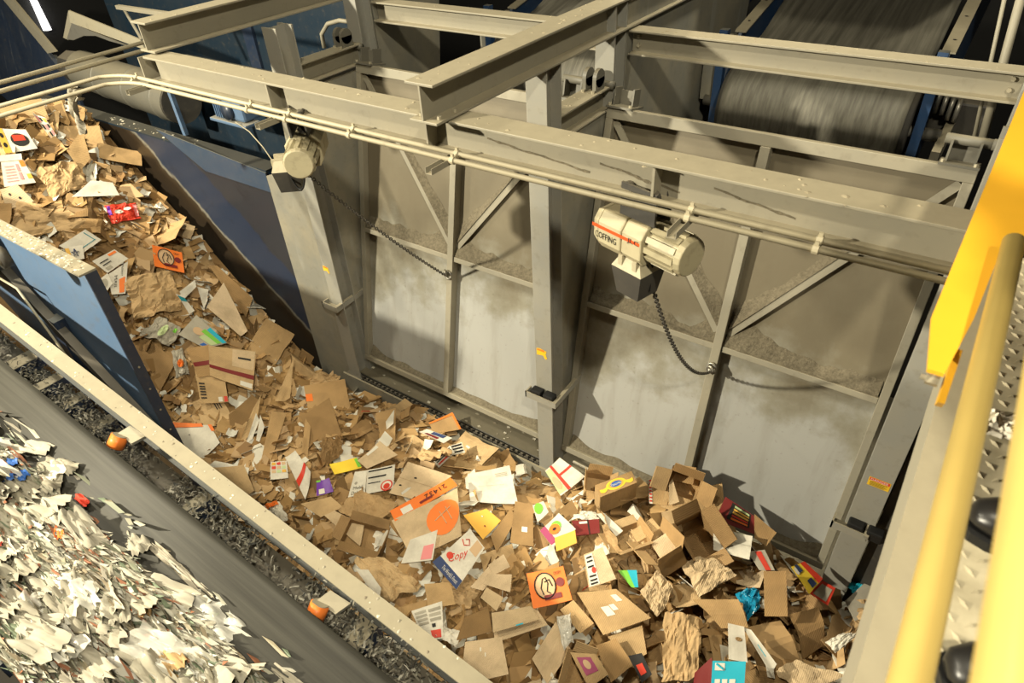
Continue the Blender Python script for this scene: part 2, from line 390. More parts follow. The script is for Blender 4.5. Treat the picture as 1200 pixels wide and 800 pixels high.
# rear beams between the rear columns, one per bay
rb = ibeam('rear_beam', (-2.25, 4.62, 3.535), (.12, 4.62, 3.535), .15, .165, 'dusty_steel', 'rear beam in front of the discharge belt at upper right')
clods(rb, 30, lambda q: (q.uniform(.05, 2.3), q.gauss(0, .035), 0), .003, .012, seed=6)
rb2 = ibeam('rear_beam', (-4.74, 4.62, 3.535), (-2.42, 4.62, 3.535), .15, .165, 'dusty_steel', 'rear beam between the left rear column and the cross beam')
clods(rb2, 30, lambda q: (q.uniform(.05, 2.2), q.gauss(0, .035), 0), .003, .012, seed=7)
bolts(rb, [(2.28, -.006, -.05), (2.28, -.006, -.11), (.05, -.006, -.05), (.05, -.006, -.11)], ax=(0, -1, 0))
small = MB(); p = AY(138, 8, 4.2); q = AY(206, 18, 3.9); small.bar(p, q, .04, .05); q2 = AY(156, 28, 4.2)
small_o = empty('light_bracket', p, 'thin steel angle bracket behind the left cross beam', 'bracket')
m = MB().bar((0, 0, 0), q - p, .05, .04); m.build('arm', 'dusty_steel', small_o)
m = MB().bar((.12, 0, -.02), Vector((.22, .02, -.32)), .05, .012, (0, 1, 0)); m.build('strut', 'dusty_steel', small_o)

def column(x0, x1, y0, label, zb=-.6, zt=3.54, dep=.17):
    e = empty('steel_column', ((x0 + x1) / 2, y0, zb), label, 'column', None); W = x1 - x0; H = zt - zb
    MB().box((-W / 2, 0, 0), (W / 2, .014, H)).build('front_flange', 'column_steel', e, bevel=.003)
    MB().box((-.005, .014, 0), (.005, dep - .014, H)).build('web', 'column_steel', e)
    MB().box((-W / 2, dep - .014, 0), (W / 2, dep, H)).build('rear_flange', 'column_steel', e)
    return e
colc = column(-2.417, -2.262, 3.5, 'middle steel column with a torn yellow sticker between the two doors')
colr = column(.055, .225, 3.5, 'right steel column with the yellow danger sticker beside the walkway')
coll = column(-4.905, -4.735, 3.5, 'left steel column beside the blue wall with a small yellow sticker')
rc1 = column(-2.41, -2.26, 4.36, 'rear steel column behind the middle hinge', zb=2.9, zt=3.74)
rc2 = column(-4.88, -4.73, 4.36, 'rear steel column behind the left hinge', zb=2.9, zt=3.74)
rc3 = column(.08, .23, 4.45, 'rear steel column at the right end of the rear beam', zb=2.2, zt=3.54)
# hinge beams from front to rear columns
hb = ibeam('hinge_beam', (-2.34, 3.67, 3.21), (-2.34, 4.36, 3.21), .15, .17, 'dusty_steel', 'short beam carrying the middle hinge blocks')
hb2 = ibeam('hinge_beam', (-4.81, 3.67, 3.24), (-4.81, 4.36, 3.24), .15, .17, 'dusty_steel', 'short beam carrying the left hinge blocks')
clods(hb, 30, lambda q: (q.uniform(.05, .65), q.gauss(0, .03), 0), .003, .012, seed=8)
# partitions between the bunkers
def partition(x0, x1, y1, ztop, label):
    e = empty('bunker_partition', ((x0 + x1) / 2, 3.67, 0), label, 'partition')
    xc = (x0 + x1) / 2
    MB().box((x0 - xc, 0, -.4), (x1 - xc, .7, 3.03)).build('front_panel', 'grey_plate', e)
    MB().prism([(x0 - xc, .72, -.4), (x0 - xc, y1 - 3.67 - .7, -.4), (x0 - xc, y1 - 3.67, ztop), (x0 - xc, .90, ztop), (x0 - xc, .90, 2.9), (x0 - xc, .72, 2.9)], (x1 - x0, 0, 0)).build('rear_panel', 'grey_plate', e)
    return e
partition(-2.405, -2.275, 7.3, 4.29, 'grey plate partition behind the middle column')
partition(-4.89, -4.75, 5.6, 4.3, 'grey plate partition behind the left column')
b = MB(); b.prism([(-5.5, 3.56, -.5), (-4.9, 3.56, -.5), (-4.9, 3.56, 3.1), (-5.0, 3.56, 3.1), (-5.08, 3.56, 2.3), (-5.5, 3.56, 2.15)], (0, .015, 0)); e = b.build('grey_infill_plate', 'grey_plate'); tag(e, 'grey plate between the blue wall and the left column', 'plate')
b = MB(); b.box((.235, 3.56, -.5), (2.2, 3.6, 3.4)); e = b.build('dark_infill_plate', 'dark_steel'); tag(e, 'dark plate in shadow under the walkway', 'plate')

# stickers
def sticker(parent, px, py, x0, w, h, tilt, label, torn=False, text=None, y=3.498):
    c = AY(px, py, y); lp = parent.location
    def fn(u, v):
        a = R_(tilt); x = u * w; z = v * h
        return (c.x - lp.x + x * math.cos(a) - z * math.sin(a), -.0025, c.z - lp.z + x * math.sin(a) + z * math.cos(a))
    poly = [(-.5, -.5), (.5, -.5), (.5, .5), (-.5, .5)] if not torn else [(-.5, -.5), (.1, -.35), (.3, -.8), (.5, -.6), (.35, -.1), (.45, .35), (-.2, .5), (-.5, .4)]
    o = MB().add([fn(*p) for p in poly], [tuple(range(len(poly)))]).build('sticker', 'sign_yellow', parent); tag(o, label)
    hd = MB().add([(x, yy - .001, z) for x, yy, z in [fn(-.46, .12), fn(.46, .12), fn(.46, .46), fn(-.46, .46)]], [(0, 1, 2, 3)])
    if not torn:
        h1 = hd.build('sticker_heading', 'red_print', o)
        t = MB(); text_on(t, 'DANGER', lambda a, b_: Vector(fn(a * .8, .29 + b_ * .26)) + Vector((0, -.002, 0))); t.build('lettering', 'paper_label', o)
        t = MB()
        for k in range(4):
            zc = .02 - k * .13; t.add([Vector(fn(-.4, zc - .03)) + Vector((0, -.002, 0)), Vector(fn(.38 - .1 * (k % 2), zc - .03)) + Vector((0, -.002, 0)), Vector(fn(.38 - .1 * (k % 2), zc + .02)) + Vector((0, -.002, 0)), Vector(fn(-.4, zc + .02)) + Vector((0, -.002, 0))], [(0, 1, 2, 3)])
        t.build('printed_lines', 'ink_black', o)
    else:
        hd = MB().add([Vector(p) + Vector((0, -.001, 0)) for p in [fn(-.45, .15), fn(.3, .15), fn(.2, .42), fn(-.45, .36)]], [(0, 1, 2, 3)]); hd.build('sticker_heading', 'orange_print', o)
sticker(colr, 1030, 567, 0, .125, .074, 0, 'yellow danger sticker')
sticker(colc, 635, 413, 0, .10, .075, 0, 'torn yellow sticker', torn=True)
sticker(coll, 382, 315, 0, .085, .06, 0, 'small yellow sticker', torn=True)

# latch brackets on the columns
def latch(px, py, xl, xr, label, blocks, rear=.5):
    c = AY(px, py, 3.5); e = empty('latch_bracket', (c.x, 3.5, c.z), label, 'bracket')
    m = MB(); m.box((xl, -.085, -.02), (xr, -.075, .03)); m.box((xl, -.085, -.03), (xr, -.0, -.02)); m.build('front_angle', 'column_steel', e)
    m = MB(); m.box((xl, -.085, -.03), (xl + .012, .0, .03)); m.build('end_plate', 'column_steel', e)
    m = MB(); m.bar((xr - .005, -.085, 0), (xr - .005, rear, .02), .03, .06); m.build('side_arm', 'column_steel', e)
    for bx in blocks:
        m = MB(); m.box((bx - .05, -.076, -.018), (bx + .05, -.003, .062)); m.build('rubber_block', 'rubber_black', e, bevel=.01)
latch(640, 462, -.155, .135, 'latch bracket with two black blocks on the middle column', (-.06, .06))
latch(393, 355, -.10, .10, 'empty latch bracket on the left column', (), )
latch(1005, 615, -.15, .07, 'latch bracket with two black blocks on the right column', (-.01, .11), rear=.0)

# ------------------------------------------------------------------ the two bunker doors
def bunker_door(xc, label, seed):
    rnd = random.Random(seed)
    W = 1.135; H = 2.97
    e = empty('bunker_door', (xc, 4.3, 3.09), label, 'door', None, (R_(-12.24), 0, 0))
    MB().box((-W, 0, -H), (W, .008, 0)).build('plate', 'door_plate', e)
    f = 'dusty_steel'
    for n, lo, hi in (('top_rail', (-W, -.07, -.075), (W, 0, 0)), ('bottom_rail', (-W, -.075, -H), (W, 0, -H + .055)),
                      ('left_stile', (-W, -.07, -H + .055), (-W + .055, 0, -.075)), ('right_stile', (W - .055, -.07, -H + .055), (W, 0, -.075)),
                      ('mullion', (-.032, -.085, -H + .055), (.032, 0, -.075)),
                      ('middle_rail', (-W + .055, -.07, -1.53), (-.032, 0, -1.485)), ('middle_rail', (.032, -.07, -1.53), (W - .055, 0, -1.485))):
        MB().box(lo, hi).build(n, f, e, bevel=.004)
    for s in (-1, 1):
        m = MB(); m.bar((s * .04, -.03, -1.40), (s * (W - .06), -.03, -.09), .05, .012, (0, -1, 0)); m.bar((s * .04, -.006, -1.40), (s * (W - .06), -.006, -.09), .012, .05, (0, -1, 0))
        m.build('brace', f, e)
    # dust lying on the ledges: a bank on the middle rail and against the foot of each brace
    for s in (-1, 1):
        m = MB(); n = 46
        def top(t):
            x = s * (.035 + t * (W - .10))
            h = .10 + .10 * noise.noise(Vector((x * 2.1, seed, 0))) + .035 * noise.noise(Vector((x * 11, seed, 3))) + .16 * math.exp(-(t / .14) ** 2)
            return x, max(.03, h)
        vs = []; fs = []
        for i in range(n + 1):
            x, h = top(i / n); d = .062 + .012 * noise.noise(Vector((x * 9, 5, seed)))
            vs += [(x, -.001, -1.485 + h), (x, -.4 * d, -1.485 + h * .42), (x, -d, -1.485 + .012), (x, -d, -1.487)]
        for i in range(n):
            for k in range(3):
                a = i * 4 + k; q = (a, a + 4, a + 5, a + 1); fs.append(q if s < 0 else q[::-1])
        o = m.add(vs, fs).build('dust_bank', 'dust_drift', e); tag(o, kind='stuff')
        m = MB(); vs = []; fs = []; n = 30; p0 = Vector((s * .05, 0, -1.36)); p1 = Vector((s * (W - .30), 0, -.36)); d = (p1 - p0).normalized(); up = Vector((-d.z * s, 0, d.x * s)); up = up if up.z > 0 else -up
        for i in range(n + 1):
            t = i / n; p = p0.lerp(p1, t); h = .02 + .09 * (1 - t) ** 1.5 + .03 * noise.noise(Vector((t * 9, seed, s)))
            vs += [p + up * (.008 + max(h, .012)) + Vector((0, -.002, 0)), p + up * (.008 + h * .4) + Vector((0, -.024, 0)), p + up * .006 + Vector((0, -.045, 0))]
        for i in range(n):
            for k in range(2):
                a = i * 3 + k; fs.append((a, a + 3, a + 4, a + 1))
        o = m.add(vs, fs).build('dust_bank', 'dust_drift', e); tag(o, kind='stuff')
    # grit on the bottom rail
    m = MB(); vs = []; fs = []; n = 60
    for i in range(n + 1):
        x = -W + .06 + (2 * W - .12) * i / n; h = .035 + .05 * max(0, noise.noise(Vector((x * 4, seed, 8)))) + .06 * math.exp(-((abs(x) - 1.05) / .1) ** 2)
        vs += [(x, -.001, -H + .055 + h), (x, -.05, -H + .06)]
    for i in range(n): fs.append((i * 2, i * 2 + 2, i * 2 + 3, i * 2 + 1))
    o = m.add(vs, fs).build('dust_bank', 'dust_drift', e); tag(o, kind='stuff')
    # hinge brackets at both top corners
    for s in (-1, 1):
        h = MB(); h.box((s * (W - .10) - .10, -.09, 0), (s * (W - .10) + .10, .10, .014)); ho = h.build('hinge_bracket', 'drum_steel', e)
        m = MB()
        for k in (-.07, .07): m.box((s * (W - .10) + k - .006, -.03, .014), (s * (W - .10) + k + .006, .07, .13))
        m.box((s * (W - .10) - .07, .055, .014), (s * (W - .10) + .07, .067, .11)); m.build('hinge_cheek', 'drum_steel', ho)
        m = MB(); m.cyl((s * (W - .10) - .11, .02, .13), (s * (W + .10), .02, .13), .028, n=16); m.build('hinge_pin', 'drum_steel', ho, True)
        bolts(ho, [(s * (W - .10) + k, -.07, .014) for k in (-.08, .08)])
    # eye for the hoist chain
    ey = MB(); pts = [(.0 + .03 * math.cos(a), -.10, -1.66 + .035 * math.sin(a)) for a in [i * math.pi / 6 for i in range(13)]]
    ey.tube(pts, .011); ey.build('chain_eye', 'bare_steel', e, True)
    return e
dl_ = bunker_door(-3.585, 'left bunker door, steel plate leaning behind the short chain', 11)
dr_ = bunker_door(-1.10, 'right bunker door, large dusty steel plate below the hoist with red stripe', 12)
# hinge blocks on the hinge beams
for x, z, lab in ((-2.34, 3.21, 'pair of bearing blocks on the middle hinge beam'), (-4.81, 3.24, 'pair of bearing blocks on the left hinge beam')):
    e = empty('hinge_bearing', (x, 4.22, z), lab, 'bearing')
    for k in (-.04, .04):
        m = MB(); m.cyl((k - .014, 0, .085), (k + .014, 0, .085), .062, n=24); m.box((k - .014, -.062, 0), (k + .014, .062, .085)); m.build('bearing_block', 'drum_steel', e)
    bolts(e, [(-.04, -.075, 0), (.04, -.075, 0)])
e = empty('hinge_bearing', (.15, 4.3, 3.23), 'hinge shaft stub at the right column', 'bearing')
MB().cyl((-.1, 0, 0), (.1, 0, 0), .03).build('shaft', 'drum_steel', e, True); MB().box((.06, -.05, -.3), (.1, .05, .06)).build('bearing_block', 'drum_steel', e)

# bunker deck, drag chain and pit wall at the foot of the doors
e = empty('drag_conveyor', (-2.3, 3.5, 0), 'steel deck with a roller chain along the foot of the doors', 'conveyor')
MB().box((-2.7, .06, -.02), (2.6, 2.6, 0)).build('deck_plate', 'bare_steel', e)
MB().box((-2.7, -.02, -.75), (2.6, .0, -.03)).build('pit_wall', 'grey_plate', e)
MB().box((-2.7, .0, -.09), (2.6, .06, -.06)).build('chain_trough', 'dark_steel', e)
cm = MB(); x = -2.58
while x < 2.5:
    cm.box((x, .012, -.06), (x + .05, .018, -.02)); cm.box((x, .042, -.06), (x + .05, .048, -.02)); cm.cyl((x + .01, .01, -.04), (x + .01, .05, -.04), .012, n=6); cm.box((x + .015, .02, -.05), (x + .04, .04, -.012)); x += .06
o = cm.build('roller_chain', 'dark_steel', e); tag(o, kind='stuff')
fl = MB(); rnd = random.Random(5)
for _ in range(130):
    p = Vector((rnd.uniform(-2.5, 2.4), rnd.uniform(.08, .6), .001)); a = rnd.uniform(0, 3); s = rnd.uniform(.006, .03)
    fl.add([p + Vector((s * math.cos(a + k), s * .6 * math.sin(a + k), rnd.uniform(0, .008))) for k in (0, 1.6, 3.1, 4.7)], [(0, 1, 2, 3)])
o = fl.build('litter_flecks', 'fleck_mix', e); tag(o, kind='stuff')
e = tag(MB().cyl(AZ(672, 540, .03), AZ(705, 557, .03), .018).build('bright_bar', 'bare_steel'), 'short bright steel bar under the right door', 'bar')

# ------------------------------------------------------------------ conduits
def pipe(pts, r, label, mat='conduit', n=10):
    e = empty('conduit', pts[0], label, 'pipe'); o = Vector(pts[0])
    MB().tube([Vector(p) - o for p in pts], r, n).build('tube', mat, e, True); return e
def arc(p0, p1, p2, n=6):
    p0, p1, p2 = Vector(p0), Vector(p1), Vector(p2)
    return [(p0 * (1 - t) ** 2 + p1 * 2 * t * (1 - t) + p2 * t * t) for t in [i / n for i in range(n + 1)]]
xl = -5.36
c1 = pipe([(.08, 2.54, 3.385), (-4.9, 2.54, 3.385)] + arc((-5.15, 2.54, 3.385), (-5.35, 2.54, 3.385), (-5.45, 2.40, 3.385)) + [(-5.45, .2, 3.385)], .014, 'upper conduit clipped along the front of the long beam')
c2 = pipe([(.08, 2.5, 3.365), (-4.9, 2.5, 3.365)] + arc((-5.0, 2.5, 3.365), (-5.2, 2.5, 3.365), (-5.3, 2.36, 3.365)) + [(-5.3, .2, 3.365)], .014, 'lower conduit clipped along the front of the long beam')
c3 = pipe([(-5.62, 3.6, 3.44), (-5.62, .2, 3.42)], .015, 'conduit crossing above the brown pile towards the left edge')
c4 = pipe([(-5.78, 3.6, 3.46), (-5.78, .2, 3.43)], .015, 'topmost conduit from the end of the left cross beam')
for px, py in ((155, 92), (290, 128), (335, 140), (410, 160), (530, 183), (806, 252), (957, 288)):
    x = AY(px, py, 2.5).x
    m = MB(); m.tube([(x - .08, 2.475 - 2.5 + .01, .0)], .01) if False else None
    for c, yy, zz in ((c1, 2.54, 3.385), (c2, 2.5, 3.365)):
        o = Vector((.08, yy, zz)); cl = MB(); cl.cyl((x - .012 - o.x, 0, 0), (x + .012 - o.x, 0, 0), .021, n=12); cl.box((x - .008 - o.x, -.006, .01), (x + .008 - o.x, .006, .034)); cl.build('clip', 'conduit', c)
for px, py, s in ((520, 193, .16), (800, 268, .1), (168, 103, .16), (322, 147, .12)):
    p = AY(px, py, 2.48); e = empty('strut_channel', (p.x, 2.36, 3.335), {520: 'stub of strut channel under the conduits left of the middle column', 800: 'stub of strut channel over the hoist with the red stripe', 168: 'stub of strut channel below the left end of the conduits', 322: 'stub of strut channel over the left hoist'}[px], 'bracket')
    m = MB(); m.box((-.021, 0, 0), (-.018, .25, .03)); m.box((.018, 0, 0), (.021, .25, .03)); m.box((-.021, 0, -.003), (.021, .25, 0)); m.build('channel', 'dusty_steel', e)

# ------------------------------------------------------------------ chain hoists
def chain_mesh(pts, link=.034, r=.0038, w=.011):
    m = MB(); P = [Vector(p) for p in pts]; L = [0]
    for a, b_ in zip(P, P[1:]): L.append(L[-1] + (b_ - a).length)
    def at(s):
        for i in range(len(P) - 1):
            if s <= L[i + 1] or i == len(P) - 2:
                t = (s - L[i]) / max(1e-6, L[i + 1] - L[i]); return P[i].lerp(P[i + 1], t), (P[i + 1] - P[i]).normalized()
    n = int(L[-1] / (link * .74)); 
    for k in range(n):
        c, d = at((k + .5) * link * .74); u = d.cross(Vector((.3, .2, 1))).normalized(); v = d.cross(u)
        if k % 2: u, v = v, u
        ring = [c + d * (math.cos(a) * link / 2) + u * (math.sin(a) * w) for a in [i * math.pi / 5 for i in range(11)]]
        m.tube(ring, r, 5)
    return m
def sag(p0, p1, s, n=24):
    p0, p1 = Vector(p0), Vector(p1); return [p0.lerp(p1, i / n) - Vector((0, 0, s * 4 * (i / n) * (1 - i / n))) for i in range(n + 1)]
def hoist(loc, yaw, label, end, sg, text=True, bagoff=(-.05, -.02)):
    e = empty('chain_hoist', loc, label, 'hoist', None, (0, 0, R_(yaw)))
    # gear case: chamfered body with rounded back
    prof = [(-.085, -.10), (-.11, -.06), (-.11, .045), (-.07, .095), (.07, .095), (.11, .045), (.11, -.06), (.085, -.10)]
    def body(x0, x1, s0=1., s1=1.): 
        m = MB(); n = len(prof)
        vs = [(x0, y * s0, z * s0) for y, z in prof] + [(x1, y * s1, z * s1) for y, z in prof]
        m.add(vs, [tuple(range(n)), tuple(range(n, 2 * n))[::-1]] + [(i, n + i, n + (i + 1) % n, (i + 1) % n) for i in range(n)]); return m
    body(-.30, -.25, .80, 1.).build('end_cover', 'hoist_paint', e, bevel=.01)
    body(-.25, -.10).build('gear_case', 'hoist_paint', e, bevel=.008)
    body(-.095, .03, 1.0, 1.02).build('brake_case', 'hoist_paint', e, bevel=.008)
    m = MB(); m.cyl((.03, 0, 0), (.20, 0, 0), .085, n=24)
    for k in range(12):
        a = 2 * math.pi * k / 12; c = Vector((0, math.cos(a), math.sin(a))) * .088; m.bar(Vector((.035, 0, 0)) + c, Vector((.20, 0, 0)) + c, .028, .026, c)
    m.build('motor', 'hoist_motor', e)
    m = MB(); m.cyl((.20, 0, 0), (.235, 0, 0), .098, .09, 20); m.build('motor_cap', 'hoist_motor', e, bevel=.006)
    m = MB(); m.box((-.09, -.015, .09), (-.03, .015, .12)); m.tube([(-.06 + .035 * math.cos(a), 0, .14 + .035 * math.sin(a)) for a in [i * .5 for i in range(-2, 9)]], .012); m.build('top_hook', 'dark_steel', e, True)
    m = MB()
    for k in (-.05, .05): m.box((-.16, k - .006, .10), (.05, k + .006, .26))
    for k in (-.13, .02):
        for s in (-.05, .05): m.cyl((k, s * 1.0, .235), (k, s * .45, .235), .03)
    m.build('trolley', 'dark_steel', e)
    # chain container
    bx, by = bagoff
    m = MB(); m.add([(bx - .07, by - .075, -.30), (bx + .07, by - .075, -.30), (bx + .07, by + .065, -.30), (bx - .07, by + .065, -.30), (bx - .095, by - .095, -.15), (bx + .095, by - .095, -.15), (bx + .095, by + .085, -.15), (bx - .095, by + .085, -.15)], [(3, 2, 1, 0), (0, 1, 5, 4), (1, 2, 6, 5), (2, 3, 7, 6), (3, 0, 4, 7)])
    m.build('chain_container', 'dark_steel', e)
    m = MB(); m.add([(bx - .095, by - .095, -.15), (bx + .095, by - .095, -.15), (bx + .095, by + .085, -.15), (bx - .095, by + .085, -.15), (bx - .06, by - .07, -.085), (bx + .06, by - .07, -.085), (bx + .06, by + .06, -.085), (bx - .06, by + .06, -.085)], [(4, 5, 6, 7), (0, 1, 5, 4), (1, 2, 6, 5), (2, 3, 7, 6), (3, 0, 4, 7)])
    for k in (-.045, .045): m.box((bx + k - .012, by - .09, -.13), (bx + k + .012, by + .05, -.078))
    m.build('container_lid', 'conduit', e)
    if text:
        st = MB().box((-.285, -.1125, .012), (.02, -.1105, .028)).build('red_stripe', 'red_stripe', e)
        t = MB(); text_on(t, 'COFFING', lambda a, b_: (-.195 + a * .14, -.1125, -.022 + b_ * .034)); t.build('lettering', 'ink_black', e)
        t = MB(); text_on(t, 'JLC', lambda a, b_: (-.02 + a * .07, -.1145, .02 + b_ * .03)); t.build('lettering', 'ink_black', e)
    mw = Matrix.Translation(loc) @ Euler((0, 0, R_(yaw))).to_matrix().to_4x4()
    end_l = mw.inverted() @ Vector(end)
    ch = chain_mesh(sag((.02, -.05, -.11), end_l, sg)); o = ch.build('lifting_chain', 'dark_steel', e, True); tag(o, 'dark sagging lifting chain')
    m = MB(); m.tube([Vector(end_l) + Vector((.028 * math.cos(a), 0, .02 + .032 * math.sin(a))) for a in [i * .5 for i in range(10)]], .010); m.cyl(end_l, Vector(end_l) + Vector((0, 0, .035)), .016); m.build('chain_hook', 'bare_steel', e, True)
    m = MB(); m.tube(sag((.03, -.02, -.10), (bx + .07, by, -.12), .16, 12), .006); m.build('control_cord', 'rubber_black', e, True)
    return e
dm = Matrix.Translation((0, 4.3, 3.09)) @ Euler((R_(-12.24), 0, 0)).to_matrix().to_4x4()
er = dm @ Vector((0, -.12, -1.69)); el = dm @ Vector((0, -.12, -1.66))
hoist((-1.125, 2.63, 3.14), -16, 'cream chain hoist with red stripe hanging right of the middle column', (er.x - 1.10, er.y, er.z), .22)
hoist((-3.52, 2.60, 3.13), -50, 'dusty chain hoist at the left with motor end facing the viewer', (el.x - 3.60, el.y, el.z), .04, text=False, bagoff=(-.13, -.16))

# ------------------------------------------------------------------ discharge belts behind the doors
def discharge(xo, label):
    e = empty('discharge_conveyor', (xo, 6.05, 2.62), label, 'conveyor')
    x0, x1 = -1.95, -.53; r = .33; sl = .2
    # belt: wraps the head pulley, runs back and up, troughed further away
    def fn(u, v):
        x = x0 + (x1 - x0) * u
        s = v * 5.2
        if s < .9:
            a = -1.0 + s / .9 * (1.0 + math.pi / 2 - .19); y = -r * math.cos(a); z = r * math.sin(a)
        else:
            q = s - .9; y = -r * math.cos(math.pi / 2 - .19) + q; z = r * math.sin(math.pi / 2 - .19) + q * sl
            t = min(1, max(0, (q - .7) / 1.2)); c = abs(2 * u - 1); z += t * .22 * max(0, c - .55) / .45
        return (x, y, z)
    MB().grid(fn, 24, 60, .012).build('belt', 'belt_polished', e, True)
    MB().cyl((x0 - .03, 0, 0), (x1 + .03, 0, 0), r - .014, n=40).build('head_pulley', 'dark_steel', e, True)
    MB().cyl((x0 - .25, 0, 0), (x1 + .25, 0, 0), .045).build('shaft', 'bare_steel', e, True)
    for s, x in ((-1, x0 - .14), (1, x1 + .08)):
        th = .03
        m = MB(); m.prism([(x, -.02, -.38), (x, .5, -.38), (x, 4.4, .42), (x, 4.4, 1.32), (x, .35, .50), (x, -.02, .12)], (th, 0, 0)); m.build('side_frame', 'far_blue_steel', e)
        m = MB(); m.bar((x + .015, .35, .51), (x + .015, 4.4, 1.33), .10, .012); m.build('top_flange', 'pale_rail', e)
        m = MB()
        for k in range(9):
            y = .55 + k * .42; c = Vector((x + .015, y, .52 + (y - .35) * .2025)); m.cyl(c, c + Vector((0, 0, .003)), .012, n=8)
        o = m.build('flange_holes', 'rubber_black', e); tag(o, kind='stuff')
        MB().box((x - .02, -.09, -.9), (x + .05, -.02, .62)).build('end_post', 'far_blue_steel', e)
    if True:
        MB().box((x0 - .30, .0, .0), (x0 - .15, .5, .45)).build('guard_plate', 'grey_plate', e)
        MB().box((x1 + .24, -.35, -.15), (x1 + .30, .9, .0)).build('take_up_arm', 'dusty_steel', e)
        MB().cyl((x1 + .27, -.42, -.25), (x1 + .27, -.2, -.22), .035).build('take_up_screw', 'steel_bolt', e)
    return e
discharge(0, 'wide belt conveyor ending behind the rear beam at upper right')
discharge(-2.49, 'belt conveyor with blue sides glimpsed behind the cross beam')
b = MB(); b.box((-7.2, 5.9, 4.3), (.3, 8.9, 4.4)); tag(b.build('added_shade_deck', 'dark_steel'), 'unseen steel deck added to shade the rear belts', 'platform')  # unseen deck, added only to throw shade on the rear belts
# gear motor glints and pipes beside the right belt
e = empty('gear_motor', AY(1110, 118, 6.4), 'dark gear motor with shiny cover in the gloom right of the belt', 'motor')
m = MB()
for k in range(5): m.cyl((k * .05 - .12, -.05, .04 - .02 * k), (k * .05 - .09, -.05, .04 - .02 * k), .10 + .012 * (k % 2), n=16)
m.build('motor_fins', 'bare_steel', e, True); MB().box((-.3, .0, -.35), (.3, .4, 0)).build('gear_box', 'dark_steel', e, bevel=.02)
for (a, b_, r, lab) in (((1212, -60), (1150, 168), .026, 'thick upright pipe near the right rear column'), ((1190, -60), (1140, 168), .012, 'thin upright pipe near the right rear column')):
    p = AY(*a, 5.3); q = AY(*b_, 5.0); pipe([p, q], r, lab, 'dusty_steel')

# ------------------------------------------------------------------ incline: walls of the rising conveyor
e = empty('incline_wall', (-5.5, 3.57, 0), 'long dark blue wall beside the brown load climbing to upper left', 'panel')
MB().box((-4.6, 0, -.9), (0, .02, 2.18)).build('wall_plate', 'worn_blue_wall', e)
MB().prism([(-1.05, -.012, 1.98), (0, -.012, 1.98), (0, -.012, 2.18), (-1.75, -.012, 2.30)], (0, .01, 0)).build('upper_strip', 'mid_blue_steel', e)
MB().box((-4.6, 0, 2.18), (0, .18, 2.2)).build('top_ledge', 'machine_blue', e)
clods(e, 46, lambda q: (q.uniform(-3, -1.2), q.uniform(.02, .16), 2.2), .006, .02, 'fleck_mix', 'ledge_litter', 9)
e = empty('incline_side_panel', (-4.70, 1.5, 0), 'blue side panel with dirty top flange standing beside the moving belt', 'panel')
MB().box((-3.6, .03, -.3), (0, .045, 2.45)).build('panel_plate', 'bright_blue_steel', e)
MB().box((-3.6, -.07, 2.44), (.02, .05, 2.455)).build('top_flange', 'dusty_steel', e)
MB().box((0, -.03, -.3), (.02, .05, 2.44)).build('end_flange', 'blue_steel', e)
clods(e, 420, lambda q: (q.uniform(-3.0, -.05), q.uniform(-.065, .04), 2.455), .004, .014, 'fleck_mix', 'flange_litter', 10)
bolts(e, [(.02, .01, 1.6 - k * .22) for k in range(8)], ax=(1, 0, 0), r=.008, h=.006)
m = MB(); m.bar((-2.2, -.03, 2.27), (-.02, -.03, .70), .07, .09); m.build('diagonal_member', 'dark_steel', e)
m = MB(); m.prism([(-.95, .02, 1.25), (-.02, .02, .70), (-.02, .02, .25), (-.95, .02, .25)], (0, -.03, 0)); m.build('lower_guard', 'bare_steel', e)
m = MB(); m.box((-1.25, -.06, -.3), (-1.12, .03, 1.62)); m.build('upright', 'blue_steel', e)
m = MB(); m.box((-2.6, -.22, 2.0), (-1.62, -.06, 2.40)); br_ = m.build('bearing_mount', 'dark_steel', e, bevel=.01)
c = AY(12, 298, 1.28); MB().cyl((c.x + 4.7, -.24, c.z), (c.x + 4.7, -.30, c.z), .075).build('bearing_cap', 'dark_steel', br_, True)
MB().cyl((c.x + 4.7, -.29, c.z), (c.x + 4.7, -.32, c.z), .04).build('shaft_end', 'dusty_steel', br_, True)
e = empty('sensor_cable', AY(20, 335, 1.38), 'grey flexible cable with yellow plug hanging in front of the blue panel', 'cable'); o0 = e.location.copy()
pts = [AY(*p, 1.38) - o0 for p in ((-10, 320), (20, 338), (45, 372), (80, 420), (107, 462))]
MB().tube(pts, .010).build('sheath', 'conduit', e, True)
MB().cyl(pts[-1], AY(121, 470, 1.40) - o0, .030, .022).build('plug', 'yellow_print', e, True); MB().cyl(AY(119, 470, 1.40) - o0, AY(127, 466, 1.44) - o0, .035).build('socket', 'dark_steel', e, True)

